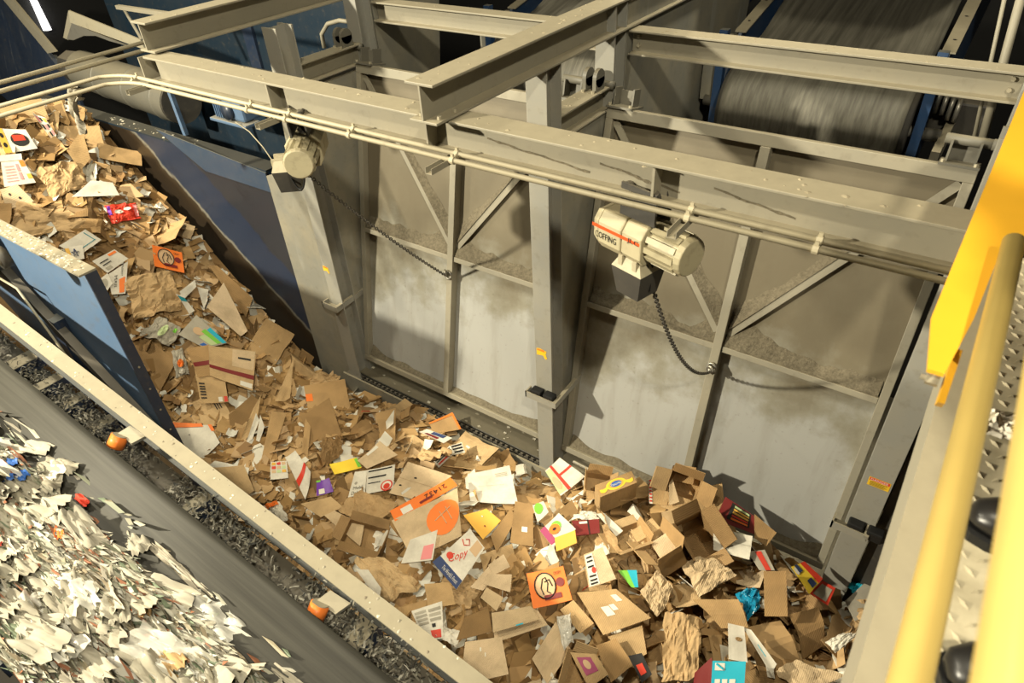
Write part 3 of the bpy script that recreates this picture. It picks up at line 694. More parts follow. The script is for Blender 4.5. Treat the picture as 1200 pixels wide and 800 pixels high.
# machine at the upper left: drum, hood, blue housing, motor
e = empty('blue_housing', (-8.0, 5.6, 2.0), 'tall dark blue machine housing behind the upper left pipes', 'machine')
MB().box((-3.5, 0, -3.5), (2.55, .06, 3.5)).build('front_plate', 'machine_blue', e)
MB().box((-.2, -.04, -2), (0.0, 0, 3.5)).build('plate_seam', 'blue_steel', e)
e = empty('leaning_chute_plate', AY(80, 60, 5.0), 'dark blue sloping plate at the top left corner', 'plate')
o0 = e.location.copy()
m = MB(); P = [AY(*p, y) - o0 for p, y in (((-60, -20), 5.2), ((-9, -20), 5.2), ((64, 66), 4.8), ((88, 105), 4.6), ((98, 130), 4.6), ((60, 160), 4.6), ((-60, 60), 5.0))]; m.prism(P, (0, .04, 0)); m.build('plate', 'blue_steel', e)
m = MB(); P = [AY(*p, y) - o0 for p, y in (((-10, -20), 5.15), ((2, -20), 5.15), ((68, 60), 4.75), ((58, 62), 4.75))]; m.prism(P, (0, -.03, 0)); m.build('plate_edge', 'dusty_steel', e)
p0 = AY(45, -12, 8.0); b = MB(); P = [AY(*p, 8.0) - p0 for p in ((0, -12), (32, -12), (56, 36), (50, 36))]
o = b.prism(P, (0, .1, 0)).build('window_1', 'daylight_gap'); o.location = p0; tag(o, 'bright sliver of daylight at the top left corner', 'window', kind='structure')
dr0 = AY(100, 82, 4.35); dr1 = AY(212, 120, 4.15)
e = empty('rotating_drum', dr0, 'grey horizontal drum above the blue wall at upper left', 'drum')
d = dr1 - dr0
m = MB(); 
def drumf(u, v):
    ax = d.normalized(); a = Vector((0, 0, 1)).cross(ax).normalized(); b2 = ax.cross(a); t = 2 * math.pi * u
    rr = .24 + .006 * noise.noise(Vector((v * 4, t, 0)))
    return d * v + (a * math.cos(t) + b2 * math.sin(t)) * rr
m.grid(drumf, 40, 14).build('shell', 'drum_steel', e, True)
for k in (.3, .62, .9):
    MB().cyl(d * k - d.normalized() * .012, d * k + d.normalized() * .012, .25, n=32).build('band', 'drum_steel', e, True)
MB().cyl(-d * .16, Vector((0, 0, 0)), .20, .235, 8).build('end_cone', 'dark_steel', e)
MB().cyl(d, d * 1.01, .235, n=32).build('end_disc', 'dark_steel', e)
h0 = AY(80, 35, 4.3)
e = empty('sheet_metal_hood', h0, 'bent pale sheet metal hood over the drum', 'hood')
P = [AY(*p, 4.3) - h0 for p in ((82, 12), (166, 46), (172, 58), (84, 26))]
m = MB(); m.prism(P, (0, -.02, 0)); m.build('top_sheet', 'pale_rail', e)
P = [AY(*p, 4.28) - h0 for p in ((84, 27), (150, 54), (128, 48), (112, 42), (98, 42), (86, 47), (78, 46))]
m = MB(); m.prism(P, (0, .02, 0)); m.build('end_sheet', 'bare_steel', e)
P = [AY(*p, 4.29) - h0 for p in ((80, 12), (84, 27), (80, 47), (74, 44))]
m = MB(); m.prism(P, (0, .03, 0)); m.build('return_flange', 'dusty_steel', e)
e = empty('chute_post', AY(210, 150, 3.7), 'pale blue upright post in front of the dark opening', 'post'); o0 = e.location.copy()
MB().bar(AY(198, 104, 3.7) - o0, AY(218, 158, 3.7) - o0, .05, .04, (0, 1, 0)).build('post', 'bright_blue_steel', e)
e = empty('blue_gear_motor', AY(272, 132, 4.0), 'blue gear motor tucked under the long beam at left', 'motor'); o0 = e.location.copy()
m = MB(); m.box((-.22, -.05, -.06), (.25, .5, .16)); m.build('housing', 'bright_blue_steel', e, bevel=.03)
m = MB(); m.cyl((.03, -.05, .04), (.03, -.09, .04), .085); m.build('cover_disc', 'blue_steel', e, True)
m = MB(); m.box((-.30, -.09, -.10), (.30, .1, -.065)); m.build('mounting_foot', 'bright_blue_steel', e, bevel=.01)
for k in range(5): MB().box((-.20 + k * .035, -.066, -.05), (-.187 + k * .035, -.05, .15)).build('cooling_fin', 'bright_blue_steel', e)
e = empty('motor_cable', AY(278, 143, 4.0), 'thin pale cable drooping from the blue gear motor', 'cable'); o0 = e.location.copy()
MB().tube([AY(*p, 3.9) - o0 for p in ((276, 143), (292, 154), (308, 172), (322, 192), (330, 205))], .006).build('sheath', 'conduit', e, True)
b = MB(); b.box((-7.9, 4.5, -1.0), (-4.95, 4.55, 2.75)); tag(b.build('dark_back_plate', 'machine_blue'), 'dark plate closing the opening below the gear motor', 'plate')
e = empty('hand_loop', AY(380, 40, 4.6), 'bent pale grab loop before the blue housing', 'handle'); o0 = e.location.copy()
MB().tube([AY(*p, 4.6) - o0 for p in ((380, 56), (377, 40), (384, 28), (398, 24), (412, 26))], .02).build('loop', 'dusty_steel', e, True)
e = empty('rag_strip', AY(82, 105, 2.4), 'grey torn plastic strip hanging from the conduits at left', 'rag'); o0 = e.location.copy()
for k, pl in enumerate((((82, 100), (85, 118), (91, 140), (98, 157)), ((89, 103), (92, 112), (93, 118)))):
    m = MB(); P = [AY(*p, 2.38) - o0 for p in pl]
    m.grid(lambda u, v: P[min(int(v * (len(P) - 1)), len(P) - 2)].lerp(P[min(int(v * (len(P) - 1)), len(P) - 2) + 1], v * (len(P) - 1) - min(int(v * (len(P) - 1)), len(P) - 2)) + Vector(((u - .5) * (.09 - .03 * v), .03 * math.sin(u * 7 + v * 9), 0)), 6, 18).build('strip', 'grey_board', e, True)

# ------------------------------------------------------------------ walkway at the right
PZ = 3.54; PX = .113
e = empty('walkway', (PX, -1.0, PZ), 'raised steel walkway with raised-diamond floor at the right', 'platform')
MB().box((.046, 0, -.012), (2.2, 3.45, 0)).build('tread_plate', 'tread_plate', e)
MB().box((0, 0, -.21), (.012, 5.6, .006)).build('edge_channel', 'pale_rail', e)
MB().box((.012, 0, -.008), (.045, 5.6, .006)).build('edge_flange', 'pale_rail', e)
m = MB()
for i in range(34):
    for j in range(64):
        x = .06 + i * .036 + (.018 if j % 2 else 0); y = .9 + j * .04
        a = R_(45 if (i + j) % 2 else -45); dx, dy = math.cos(a) * .016, math.sin(a) * .016; nx, ny = -dy * .32, dx * .32
        m.add([(x - dx, y - dy, 0), (x + nx, y + ny, 0), (x + dx, y + dy, 0), (x - nx, y - ny, 0), (x, y, .006)], [(0, 1, 4), (1, 2, 4), (2, 3, 4), (3, 0, 4)])
o = m.build('tread_lugs', 'tread_plate', e); tag(o, kind='stuff')
e = empty('guard_rail', (.128, -1, PZ), 'yellow tubular guard rail along the walkway', 'railing')
endp = AZ(1190, 284, CAMZ - .80)
MB().cyl((0, 0, CAMZ - .80 - PZ), (0, endp.y + 1, CAMZ - .80 - PZ), .0225, n=24).build('middle_rail', 'rail_yellow', e, True)
MB().cyl((0, 0, CAMZ - .455 - PZ), (0, 3.2, CAMZ - .455 - PZ), .0235, n=24).build('top_rail', 'rail_yellow', e, True)
for yy in (.3, 1.3):
    MB().cyl((.0, yy, 0), (.0, yy, CAMZ - .455 - PZ), .021, n=16).build('post', 'rail_yellow', e, True)
P = [AZ(*p, CAMZ - .84) for p in ((1215, 70), (1092, 370), (1087, 432), (1107, 438), (1142, 372), (1172, 296), (1260, 290), (1290, 60))]
o0 = Vector((.128, -1, PZ)); m = MB(); m.prism([p - o0 for p in P][::-1], (0, 0, -.008)); m.build('closing_plate', 'yellow_paint', e)
m = MB(); m.bar(AZ(1122, 412, CAMZ - .86) - o0, AZ(1101, 474, CAMZ - .93) - o0, .012, .035); m.build('plate_tab', 'yellow_paint', e)
q = AZ(1100, 447, CAMZ - .90) - o0; m = MB(); m.cyl(q, q + Vector((-.022, 0, 0)), .012, n=6); m.cyl(q + Vector((-.022, 0, 0)), q + Vector((-.032, 0, 0)), .006, n=8); m.build('bolt', 'steel_bolt', e)
# crumpled paper on the tread
e = MB(); c = AZ(1172, 503, PZ)
e.grid(lambda u, v: Vector(((u - .5) * .075, (v - .5) * .10, .012 + .03 * abs(noise.noise(Vector((u * 5, v * 5, 3)))) + .012 * noise.noise(Vector((u * 14, v * 14, 1)))) ) + Vector((.015 * noise.noise(Vector((u * 4, v * 4, 9))), .02 * noise.noise(Vector((u * 4, v * 4, 7))), 0)), 12, 12, .001)
o = e.build('crumpled_tissue', 'white_board'); o.location = c; tag(o, 'crumpled white tissue on the walkway floor', 'paper')
# the person on the walkway: only the shoes reach into the picture
def person():
    px, py = .56, 1.10
    me = bpy.data.meshes.new('body')
    V = [(px, py, PZ + .95), (px, py, PZ + 1.15), (px - .01, py, PZ + 1.38), (px, py, PZ + 1.50), (px - .02, py, PZ + 1.56), (px - .03, py, PZ + 1.60),
         (px, py + .10, PZ + .88), (px - .02, py + .17, PZ + .48), (px - .02, py + .19, PZ + .11), (px, py - .10, PZ + .88), (px - .02, py - .18, PZ + .48), (px - .02, py - .20, PZ + .11),
         (px, py + .19, PZ + 1.40), (px + .03, py + .25, PZ + 1.12), (px - .04, py + .23, PZ + .88), (px, py - .19, PZ + 1.40), (px + .03, py - .25, PZ + 1.12), (px - .04, py - .23, PZ + .88)]
    E = [(0, 1), (1, 2), (2, 3), (3, 4), (4, 5), (0, 6), (6, 7), (7, 8), (0, 9), (9, 10), (10, 11), (2, 12), (12, 13), (13, 14), (2, 15), (15, 16), (16, 17)]
    RR = [.15, .145, .15, .06, .055, .05, .10, .075, .065, .10, .075, .065, .065, .05, .035, .065, .05, .035]
    me.from_pydata(V, E, []); me.materials.append(MATS['trouser_cloth'])
    o = bpy.data.objects.new('person', me); COL.objects.link(o)
    sk = o.modifiers.new('skin', 'SKIN'); ss = o.modifiers.new('sub', 'SUBSURF'); ss.levels = 2; ss.render_levels = 2
    if not me.skin_vertices: me.attributes.new
    for i, sv in enumerate(me.skin_vertices[0].data): sv.radius = (RR[i], RR[i]); sv.use_root = (i == 0)
    tag(o, 'person in black leather shoes standing on the walkway behind the yellow rails', 'person')
    return o
per = person()
def person_extras():
    px, py = .56, 1.10; hc = Vector((px - .04, py, PZ + 1.66))
    def hf(u, v):
        t = 2 * math.pi * u; ph = math.pi * v; d = Vector((-math.cos(t) * math.sin(ph), math.sin(t) * math.sin(ph), math.cos(ph)))
        r = Vector((d.x * .10, d.y * .078, d.z * .125)); f = max(0, -d.x)
        r.x -= .028 * math.exp(-((d.y / .16) ** 2 + ((d.z + .12) / .2) ** 2)) * f          # nose
        r.x += .012 * math.exp(-(((abs(d.y) - .38) / .16) ** 2 + ((d.z - .08) / .12) ** 2)) * f     # eye sockets
        r.x -= .010 * math.exp(-((d.y / .3) ** 2 + ((d.z + .48) / .07) ** 2)) * f          # lips
        r.y += (.012 if d.y > 0 else -.012) * math.exp(-((d.x / .16) ** 2 + (d.z / .25) ** 2)) * abs(d.y)   # ears
        return hc + r
    MB().grid(hf, 32, 24).build('head', 'skin_tone', per, True)
    def cap(u, v):
        p = hf(u, v * .46); return hc + (p - hc) * 1.07 + Vector((0, 0, .006))
    MB().grid(cap, 32, 10, .004).build('hard_hat', 'paper_label', per, True)
    for s_ in (1, -1):
        w = Vector((px - .05, py + s_ * .23, PZ + .86)); h = MB()
        h.hexa([w + Vector(a) for a in ((-.04, -.014, -.09), (.04, -.014, -.09), (.04, .014, -.09), (-.04, .014, -.09), (-.03, -.016, .01), (.03, -.016, .01), (.03, .016, .01), (-.03, .016, .01))])
        for k, l in enumerate((.062, .072, .076, .066)):
            x = .030 - k * .020; h.tube([w + Vector((x, 0, -.08)), w + Vector((x, -.006 * s_, -.085 - l * .55)), w + Vector((x - .004, -.022 * s_, -.085 - l))], .0088, 8)
        h.tube([w + Vector((-.034, 0, -.03)), w + Vector((-.058, -.008 * s_, -.06)), w + Vector((-.062, -.014 * s_, -.095))], .0095, 8)
        h.build('hand', 'skin_tone', per, True)
person_extras()
def shoe(cx, cy, yaw):
    """low black shoe, toe towards -x"""
    secs = [(-.150, .018, .012, .030), (-.140, .034, .010, .046), (-.110, .047, .0, .058), (-.06, .052, 0, .068), (-.01, .048, 0, .085), (.05, .041, 0, .10), (.10, .038, 0, .105), (.14, .030, .004, .10), (.152, .016, .012, .085)]
    n = 14; vs = []
    mt = Matrix.Translation((cx, cy, PZ + .022)) @ Matrix.Rotation(R_(yaw), 4, 'Z')
    for x, hw, zb, zt in secs:
        for k in range(n):
            a = 2 * math.pi * k / n; c, s = math.cos(a), math.sin(a)
            yy = hw * (abs(c) ** .6) * (1 if c > 0 else -1); zz = zb + (zt - zb) * (.5 + .5 * (abs(s) ** .8) * (1 if s > 0 else -1)); yy *= 1 - .35 * max(0, s) ** 2
            vs.append(mt @ Vector((x, yy, zz)))
    fs = [(i * n + k, (i + 1) * n + k, (i + 1) * n + (k + 1) % n, i * n + (k + 1) % n) for i in range(len(secs) - 1) for k in range(n)] + [tuple(range(n)), tuple(range((len(secs) - 1) * n, len(secs) * n))[::-1]]
    up = MB().add(vs, fs).build('shoe', 'shoe_leather', per, True)
    sole = MB(); P = []
    for x, hw, zb, zt in secs: P.append((x * 1.03, hw * 1.1))
    poly = [mt @ Vector((x, -h, -.022)) for x, h in P] + [mt @ Vector((x, h, -.022)) for x, h in P[::-1]]
    sole.prism(poly, (0, 0, .024)); sole.build('sole', 'rubber_black', up)
    l = MB()
    for k in range(4):
        x = -.035 + k * .022; l.tube([mt @ Vector((x, -.026, .078 + k * .007)), mt @ Vector((x + .004, 0, .090 + k * .007)), mt @ Vector((x, .026, .078 + k * .007))], .004, 6)
    l.build('laces', 'rubber_black', up, True)
c = AZ(1142, 612, PZ); shoe(c.x + .13, c.y, 8)
c = AZ(1112, 768, PZ); shoe(c.x + .13, c.y, 22)

# ------------------------------------------------------------------ the moving belt at lower left
SL = .1253                                     # it climbs to the left
def bz(x, y0=0.): return 1.557 + SL * (-3 - x)
e = empty('pale_side_rail', (-3, 1.1, 1.6), 'long pale steel rail along the far side of the moving belt', 'rail')
def rz(x): return 1.624 + .1416 * (-3 - x)
def yedge(x): return 1.1
m = MB(); 
def strip(y0, y1, z0, z1, xa=-9.0, xb=.6):
    return MB().hexa([(xa + 3, y0 - 1.1, rz(xa) - 1.6 + z0), (xb + 3, y0 - 1.1, rz(xb) - 1.6 + z0), (xb + 3, y1 - 1.1, rz(xb) - 1.6 + z0), (xa + 3, y1 - 1.1, rz(xa) - 1.6 + z0),
                      (xa + 3, y0 - 1.1, rz(xa) - 1.6 + z1), (xb + 3, y0 - 1.1, rz(xb) - 1.6 + z1), (xb + 3, y1 - 1.1, rz(xb) - 1.6 + z1), (xa + 3, y1 - 1.1, rz(xa) - 1.6 + z1)])
strip(1.07, 1.17, -.012, 0).build('top_flange', 'pale_rail', e)
strip(1.155, 1.17, -.30, -.012).build('web', 'blue_steel', e)
strip(1.13, 1.17, -.31, -.30).build('bottom_flange', 'blue_steel', e)
clods(e, 90, lambda q: (lambda x: (x + 3, q.uniform(-.025, .065), rz(x) - 1.6))(q.uniform(-5.5, -1)), .003, .012, 'fleck_mix', 'rail_litter', 14)
e = empty('moving_belt', (-3, .4, 1.557), 'wide dark rubber belt carrying white plastic and paper litter', 'conveyor')
def bf(u, v):
    x = -8.5 + u * 9.2; y = -.16 + v * 1.06; t = max(0, abs(2 * v - 1) - .45) / .55
    return Vector((x + 3, y - .4, bz(x) - 1.557 + .0 - .10 * (1 - t)))
MB().grid(bf, 2, 22, .012).build('belt', 'belt_rubber', e, True)
MB().hexa([(-5.5, -.7, .6), (3.6, -.7, -.55), (3.6, -.66, -.55), (-5.5, -.66, .6), (-5.5, -.7, .72), (3.6, -.7, -.43), (3.6, -.66, -.43), (-5.5, -.66, .72)]).build('near_skirt', 'dark_steel', e)
for k in range(9):
    x = -6.3 + k * .72; z = bz(x) - 1.557 - .27
    if k in (1, 2, 4, 6, 8):
        fr = MB(); fr.box((x + 3 - .05, -.6, z - .12), (x + 3 + .05, .75, z)); fr.build('idler_frame', 'blue_steel', e)
        MB().box((x + 3 - .05, .35, z), (x + 3 + .05, .75, z + .006)).build('frame_cap', 'pale_rail', e)
    MB().cyl((x + 3.2, -.4, z + .05), (x + 3.2, .5, z + .05), .045).build('idler_roller', 'dark_steel', e, True)
for px, py in ((26, 424), (56, 448), (114, 500), (418, 742)):
    c = AY(px, py, 1.04); xx = c.x + 3; zz = c.z - 1.557
    cm_ = MB(); cm_.box((xx - .045, .50, zz - .10), (xx + .045, .76, zz)); cmo = cm_.build('cross_member', 'blue_steel', e)
    MB().box((xx - .05, .50, zz), (xx + .05, .76, zz + .006)).build('member_cap', 'pale_rail', cmo)
for (px, py, y, lab) in ((137, 512, .98, 'orange idler roller with white end under the rail at left'), (372, 710, .96, 'orange idler roller under the rail at bottom')):
    c = AY(px, py, y); e2 = empty('orange_idler', c, lab, 'roller')
    MB().cyl((0, -.04, -.06), (.0, .02, -.005), .055, n=24).build('shell', 'orange_roll', e2, True); MB().cyl((0, .02, -.005), (0, .024, -.0), .048, n=24).build('end_cap', 'pale_rail', e2)
    MB().prism([(-.03, .02, -.02), (.10, .03, -.05), (.13, .12, -.04), (.0, .10, .0)], (0, 0, .02)).build('bracket', 'grey_plate', e2)
# trough of shredded film caught between belt and rail
m = MB(); rnd = random.Random(21)
e = empty('debris_tray', (-3, 1.0, 1.35), 'narrow tray between belt and rail filled with shredded film', 'tray')
MB().hexa([(-5.5, -.08, .50), (3.5, -.08, -.64), (3.5, .15, -.64), (-5.5, .15, .50), (-5.5, -.08, .51), (3.5, -.08, -.63), (3.5, .15, -.63), (-5.5, .15, .51)]).build('tray_floor', 'dark_steel', e)
for _ in range(3600):
    x = rnd.uniform(-6.0, -.9); y = rnd.uniform(.93, 1.14)
    if noise.noise(Vector((x * 1.7, 3, 1))) < -.15 and rnd.random() < .8: continue
    z = bz(x) - .30 + rnd.uniform(0, .07); a = rnd.uniform(0, 6.28); l = rnd.uniform(.015, .05); wd = rnd.uniform(.002, .007)
    d = Vector((math.cos(a), math.sin(a), rnd.uniform(-.6, .8))) * l; n_ = Vector((-math.sin(a), math.cos(a), rnd.uniform(-.3, .3))) * wd
    p = Vector((x + 3, y - 1, z - 1.35)); mid = p + d * .5 + Vector((0, 0, rnd.uniform(-.01, .02)))
    m.add([p - n_, p + n_, mid + n_, mid - n_, p + d + n_, p + d - n_], [(0, 1, 2, 3), (3, 2, 4, 5)])
o = m.build('shredded_film', 'shred_mix', e); tag(o, kind='stuff')

# ---------------------------------------- litter riding on the belt
def crumple_mesh(rnd, L, W, amp, n=8, th=.0):
    s = rnd.uniform(0, 100)
    def fn(u, v):
        x = (u - .5) * L; y = (v - .5) * W
        q = Vector((u * 3 + s, v * 3, s)); z = amp * (abs(noise.noise(q)) * 1.6 + .6 * noise.noise(q * 2.3)) 
        return Vector((x * (1 - .25 * abs(noise.noise(Vector((v * 3, s, 0))))), y * (1 - .3 * abs(noise.noise(Vector((u * 3, 0, s))))), z))
    return MB().grid(fn, n, n, th)
rnd = random.Random(33)
kinds = [('crumpled_film', 'litter_white', .24, .12, .05), ('paper_scrap', 'litter_white', .12, .06, .02), ('plastic_strip', 'grey_board', .30, .05, .03), ('carton_scrap', 'kraft_paper', .20, .08, .03),
         ('orange_scrap', 'orange_print', .13, .05, .02), ('green_scrap', 'green_print', .09, .05, .02), ('red_scrap', 'red_print', .10, .04, .02), ('blue_scrap', 'blue_print', .12, .08, .03), ('film_scrap', 'clear_film', .24, .14, .05)]
kl = {'crumpled_film': 'crumpled white plastic film riding on the dark moving belt', 'paper_scrap': 'small white paper scrap riding on the dark moving belt', 'plastic_strip': 'long grey plastic strip lying along the dark moving belt', 'carton_scrap': 'tan carton scrap among the white litter on the moving belt',
      'orange_scrap': 'orange scrap among the white litter on the moving belt', 'green_scrap': 'green scrap among the white litter on the moving belt', 'red_scrap': 'red scrap among the white litter on the moving belt', 'blue_scrap': 'blue scrap at the left edge of the moving belt', 'film_scrap': 'clear film scrap riding on the dark moving belt'}
base = {k[0]: [crumple_mesh(rnd, k[2] * rnd.uniform(.8, 1.2), k[3] * rnd.uniform(.8, 1.2), k[4], 9).mesh(k[0], k[1], True) for _ in range(4)] for k in kinds}
def belt_height(x, y):
    t = max(0, abs(2 * (y + .16) / 1.06 - 1) - .45) / .55
    f = max(0, min(1, (.58 - y) / .25)); return bz(x) - .10 * (1 - t) + f * (.055 + .05 * noise.noise(Vector((x * 2.4, y * 3, 5))))
seq = ['crumpled_film'] * 22 + ['paper_scrap'] * 9 + ['plastic_strip'] * 7 + ['carton_scrap'] * 4 + ['film_scrap'] * 4 + ['orange_scrap', 'green_scrap', 'red_scrap', 'orange_scrap']
for i in range(260):
    k = rnd.choice(seq); x = rnd.uniform(-5.2, -1.35); y = rnd.uniform(-.12, .50) if rnd.random() < .95 else rnd.uniform(.5, .66)
    o = inst(rnd.choice(base[k]), k); z = belt_height(x, y) + rnd.uniform(.0, .03)
    o.location = (x, y, z); o.rotation_euler = (rnd.gauss(0, .25), SL + rnd.gauss(0, .12), rnd.gauss(0, .28) + (math.pi if rnd.random() < .5 else 0)); s = rnd.uniform(.7, 1.5); o.scale = (s * 1.45, s * .9, s)
    zl = ', by the bare edge' if y > .36 else (', at the left border' if x < -3.6 else (', at the bottom edge' if x > -2.3 else ', in the thick of it'))
    tag(o, kl[k] + zl, 'litter', k.replace('_', ' ') + ' on the moving belt' + zl)
for px, py in ((10, 540), (22, 552), (4, 560)):
    c = AZ(px, py, 1.72); o = inst(base['blue_scrap'][0], 'blue_scrap'); o.location = (c.x, c.y, belt_height(c.x, c.y) + .05); o.rotation_euler = (.2, SL, px); tag(o, kl['blue_scrap'], 'litter', 'blue scraps on the moving belt')
m = MB()
for _ in range(11000):
    x = rnd.uniform(-5.4, -1.2); y = rnd.uniform(-.15, .54) if rnd.random() < .994 else rnd.uniform(.54, .7); z = belt_height(x, y) + rnd.uniform(-.01, .045)
    a = rnd.gauss(0, .16); l = rnd.uniform(.02, .12); wd = rnd.uniform(.003, .013); d = Vector((math.cos(a), math.sin(a), -SL + rnd.gauss(0, .3))) * l; n_ = Vector((-math.sin(a), math.cos(a), rnd.gauss(0, .5))) * wd; p = Vector((x, y, z))
    m.add([p - d - n_, p - d * .3 + n_, p + d + n_ * .7 + Vector((0, 0, rnd.uniform(0, .012))), p + d * .6 - n_], [(0, 1, 2, 3)])
tag(m.build('fine_belt_litter', 'belt_mix'), 'fine shreds of film and paper covering the moving belt', 'litter', kind='stuff')

# ------------------------------------------------------------------ the pile
def sm(a, b_, x): t = max(0., min(1., (x - a) / (b_ - a))); return t * t * (3 - 2 * t)
def H(x, y):
    far = -.16 + .12 * sm(-4.6, -3.4, x) + .02 * sm(-3.4, -2.4, x) + .40 * sm(-2.35, -1.5, x) - .22 * sm(-.4, .3, x)
    near = .02 + .10 * sm(-4, -2.5, x) + .15 * sm(-2.5, -1.2, x)
    t = sm(1.7, 3.3, y); flat = near * (1 - t) + far * t + .14 * math.exp(-((y - 2.5) / .7) ** 2)
    inc = -.22 + .846 * (-5.42 - x) + .28 * math.exp(-((y - 2.5) / .75) ** 2)
    inc = min(inc, 2.62)
    k = .16; hh = max(flat, inc); dd = abs(flat - inc)
    if dd < k: hh += (k - dd) ** 2 / (4 * k)
    return hh + .05 * noise.noise(Vector((x * 1.7, y * 1.7, .3))) + .03 * noise.noise(Vector((x * 4, y * 4, 1.3)))
def Hn(x, y):
    h = .12; return Vector((-(H(x + h, y) - H(x - h, y)) / (2 * h), -(H(x, y + h) - H(x, y - h)) / (2 * h), 1)).normalized()
def hit(px, py):
    """where the line of sight through a pixel meets the pile"""
    r = ray(px, py); t = 1.6; pz = None
    while t < 16:
        p = CAM + r * t
        if p.z < H(p.x, p.y): break
        t += .03
    a, c = t - .03, t
    for _ in range(12):
        mm = (a + c) / 2; p = CAM + r * mm
        if p.z < H(p.x, p.y): c = mm
        else: a = mm
    return CAM + r * c
m = MB()
m.grid(lambda u, v: (lambda x, y: (x, y, H(x, y) - .10))(-8.55 + 9.75 * u, 1.22 + 2.26 * v), 130, 30)
tag(m.build('pile_core', 'kraft_dark'), 'packed brown cardboard filling the pit under the loose sheets', 'cardboard pile', kind='stuff')
# loose scraps below the individual pieces
rnd = random.Random(77); m = MB()
def scrap(m, x, y, size, tilt, lift):
    n = Hn(x, y); n = (n + Vector((rnd.gauss(0, tilt), rnd.gauss(0, tilt), 0))).normalized()
    u = n.cross(Vector((rnd.uniform(-1, 1), rnd.uniform(-1, 1), .2))).normalized(); v = n.cross(u)
    p = Vector((x, y, H(x, y) + lift)); a = size * rnd.uniform(.6, 1.3); b_ = size * rnd.uniform(.3, .9); bend = rnd.uniform(-.3, .45) * b_
    pts = []
    for i in range(4):
        t = i / 3 - .5
        pts.append([p + u * (a * t) + v * (b_ * (-.5 + .15 * rnd.uniform(-1, 1))) + n * (bend * (t * t * 4 - .4)), p + u * (a * t) + v * (b_ * (.5 + .15 * rnd.uniform(-1, 1))) + n * (bend * (t * t * 4 - .4) + bend * .3)])
    vs = [q for pr in pts for q in pr] + [q - n * .004 for pr in pts for q in pr]
    fs = []
    for i in range(3):
        a0 = i * 2; fs += [(a0, a0 + 1, a0 + 3, a0 + 2), (8 + a0, 8 + a0 + 2, 8 + a0 + 3, 8 + a0 + 1), (a0, a0 + 2, 8 + a0 + 2, 8 + a0), (a0 + 1, 8 + a0 + 1, 8 + a0 + 3, a0 + 3)]
    fs += [(0, 8, 9, 1), (6, 7, 15, 14)]
    m.add(vs, fs)
def pile_xy():
    while True:
        x = rnd.uniform(-8.5, .95); y = rnd.uniform(1.28, 3.40)
        if x < -4.6 and y < 1.62: continue
        return x, y
for _ in range(5200):
    x, y = pile_xy(); scrap(m, x, y, rnd.uniform(.06, .26), .38, rnd.uniform(-.09, .01))
tag(m.build('small_cardboard_scraps', 'scrap_mix'), 'small torn cardboard scraps between the larger pieces of the pile', 'cardboard', kind='stuff')

def sheet_fn(L, W, style, s, amp):
    def fn(u, v):
        x = (u - .5) * L; y = (v - .5) * W; z = 0.
        if style == 'flat':
            z = amp * (.5 * (2 * u - 1) ** 2 + .4 * noise.noise(Vector((u * 1.6 + s, v * 1.6, s))))
        elif style == 'fold':
            c = .35 + .3 * ((s * 7.3) % 1); k = amp * 2.2; z = -k * abs(u - c) * 1.0 + .3 * amp * noise.noise(Vector((u * 2 + s, v * 2, 0))) + (.25 * amp if v > .7 else 0) * (v - .7) * 6
        elif style == 'crumple':
            q = Vector((u * 2.6 + s, v * 2.6, s)); z = amp * (1.2 * noise.voronoi(q * .9)[0][0] + .8 * abs(noise.noise(q * 1.2)) + .55 * abs(noise.noise(q * 3.1)) - .8 * (2 * u - 1) ** 2 * .5)
            x += .08 * L * noise.noise(q * 1.3); y += .08 * W * noise.noise(q * 1.7 + Vector((5, 0, 0)))
        # torn, uneven outline
        e = .07
        if u in (0., 1.): x += (1 if u else -1) * e * L * noise.noise(Vector((v * 5, s, u)))
        if v in (0., 1.): y += (1 if v else -1) * e * W * noise.noise(Vector((u * 5, s, v + 3)))
        x += .06 * (v - .5) * L * math.sin(s * 9); return Vector((x, y, z))
    return fn
def carton(L, W, D, mat, flaps=True):
    """opened carton lying on its side wall; local z up"""
    t = .005; parts = []
    m = MB(); m.box((-L / 2, -W / 2, 0), (L / 2, W / 2, t)); m.box((-L / 2, -W / 2, 0), (-L / 2 + t, W / 2, D)); m.box((L / 2 - t, -W / 2, 0), (L / 2, W / 2, D)); m.box((-L / 2, -W / 2, 0), (L / 2, -W / 2 + t, D)); m.box((-L / 2, W / 2 - t, 0), (L / 2, W / 2, D)); parts.append(('body', m))
    if flaps:
        for k, (ax, s) in enumerate((('x', -1), ('x', 1), ('y', -1), ('y', 1))):
            a = rnd.uniform(.2, 1.3); f = MB(); l = (W if ax == 'x' else L) * .48
            dx, dz = math.sin(a) * D * .8, math.cos(a) * D * .8 
            if ax == 'x': P = [(s * L / 2, -W / 2, D), (s * L / 2, W / 2, D), (s * (L / 2 + dx), W / 2 * .95, D + dz), (s * (L / 2 + dx), -W / 2 * .95, D + dz)]; ex = (s * -.004, 0, .002)
            else: P = [(-L / 2, s * W / 2, D), (L / 2, s * W / 2, D), (L / 2 * .95, s * (W / 2 + dx), D + dz), (-L / 2 * .95, s * (W / 2 + dx), D + dz)]; ex = (0, s * -.004, .002)
            f.prism(P, ex); parts.append(('flap', f))
    return [(n, mm.mesh(n, mat)) for n, mm in parts]
G = {}
rnd = random.Random(5)
LAB = {}
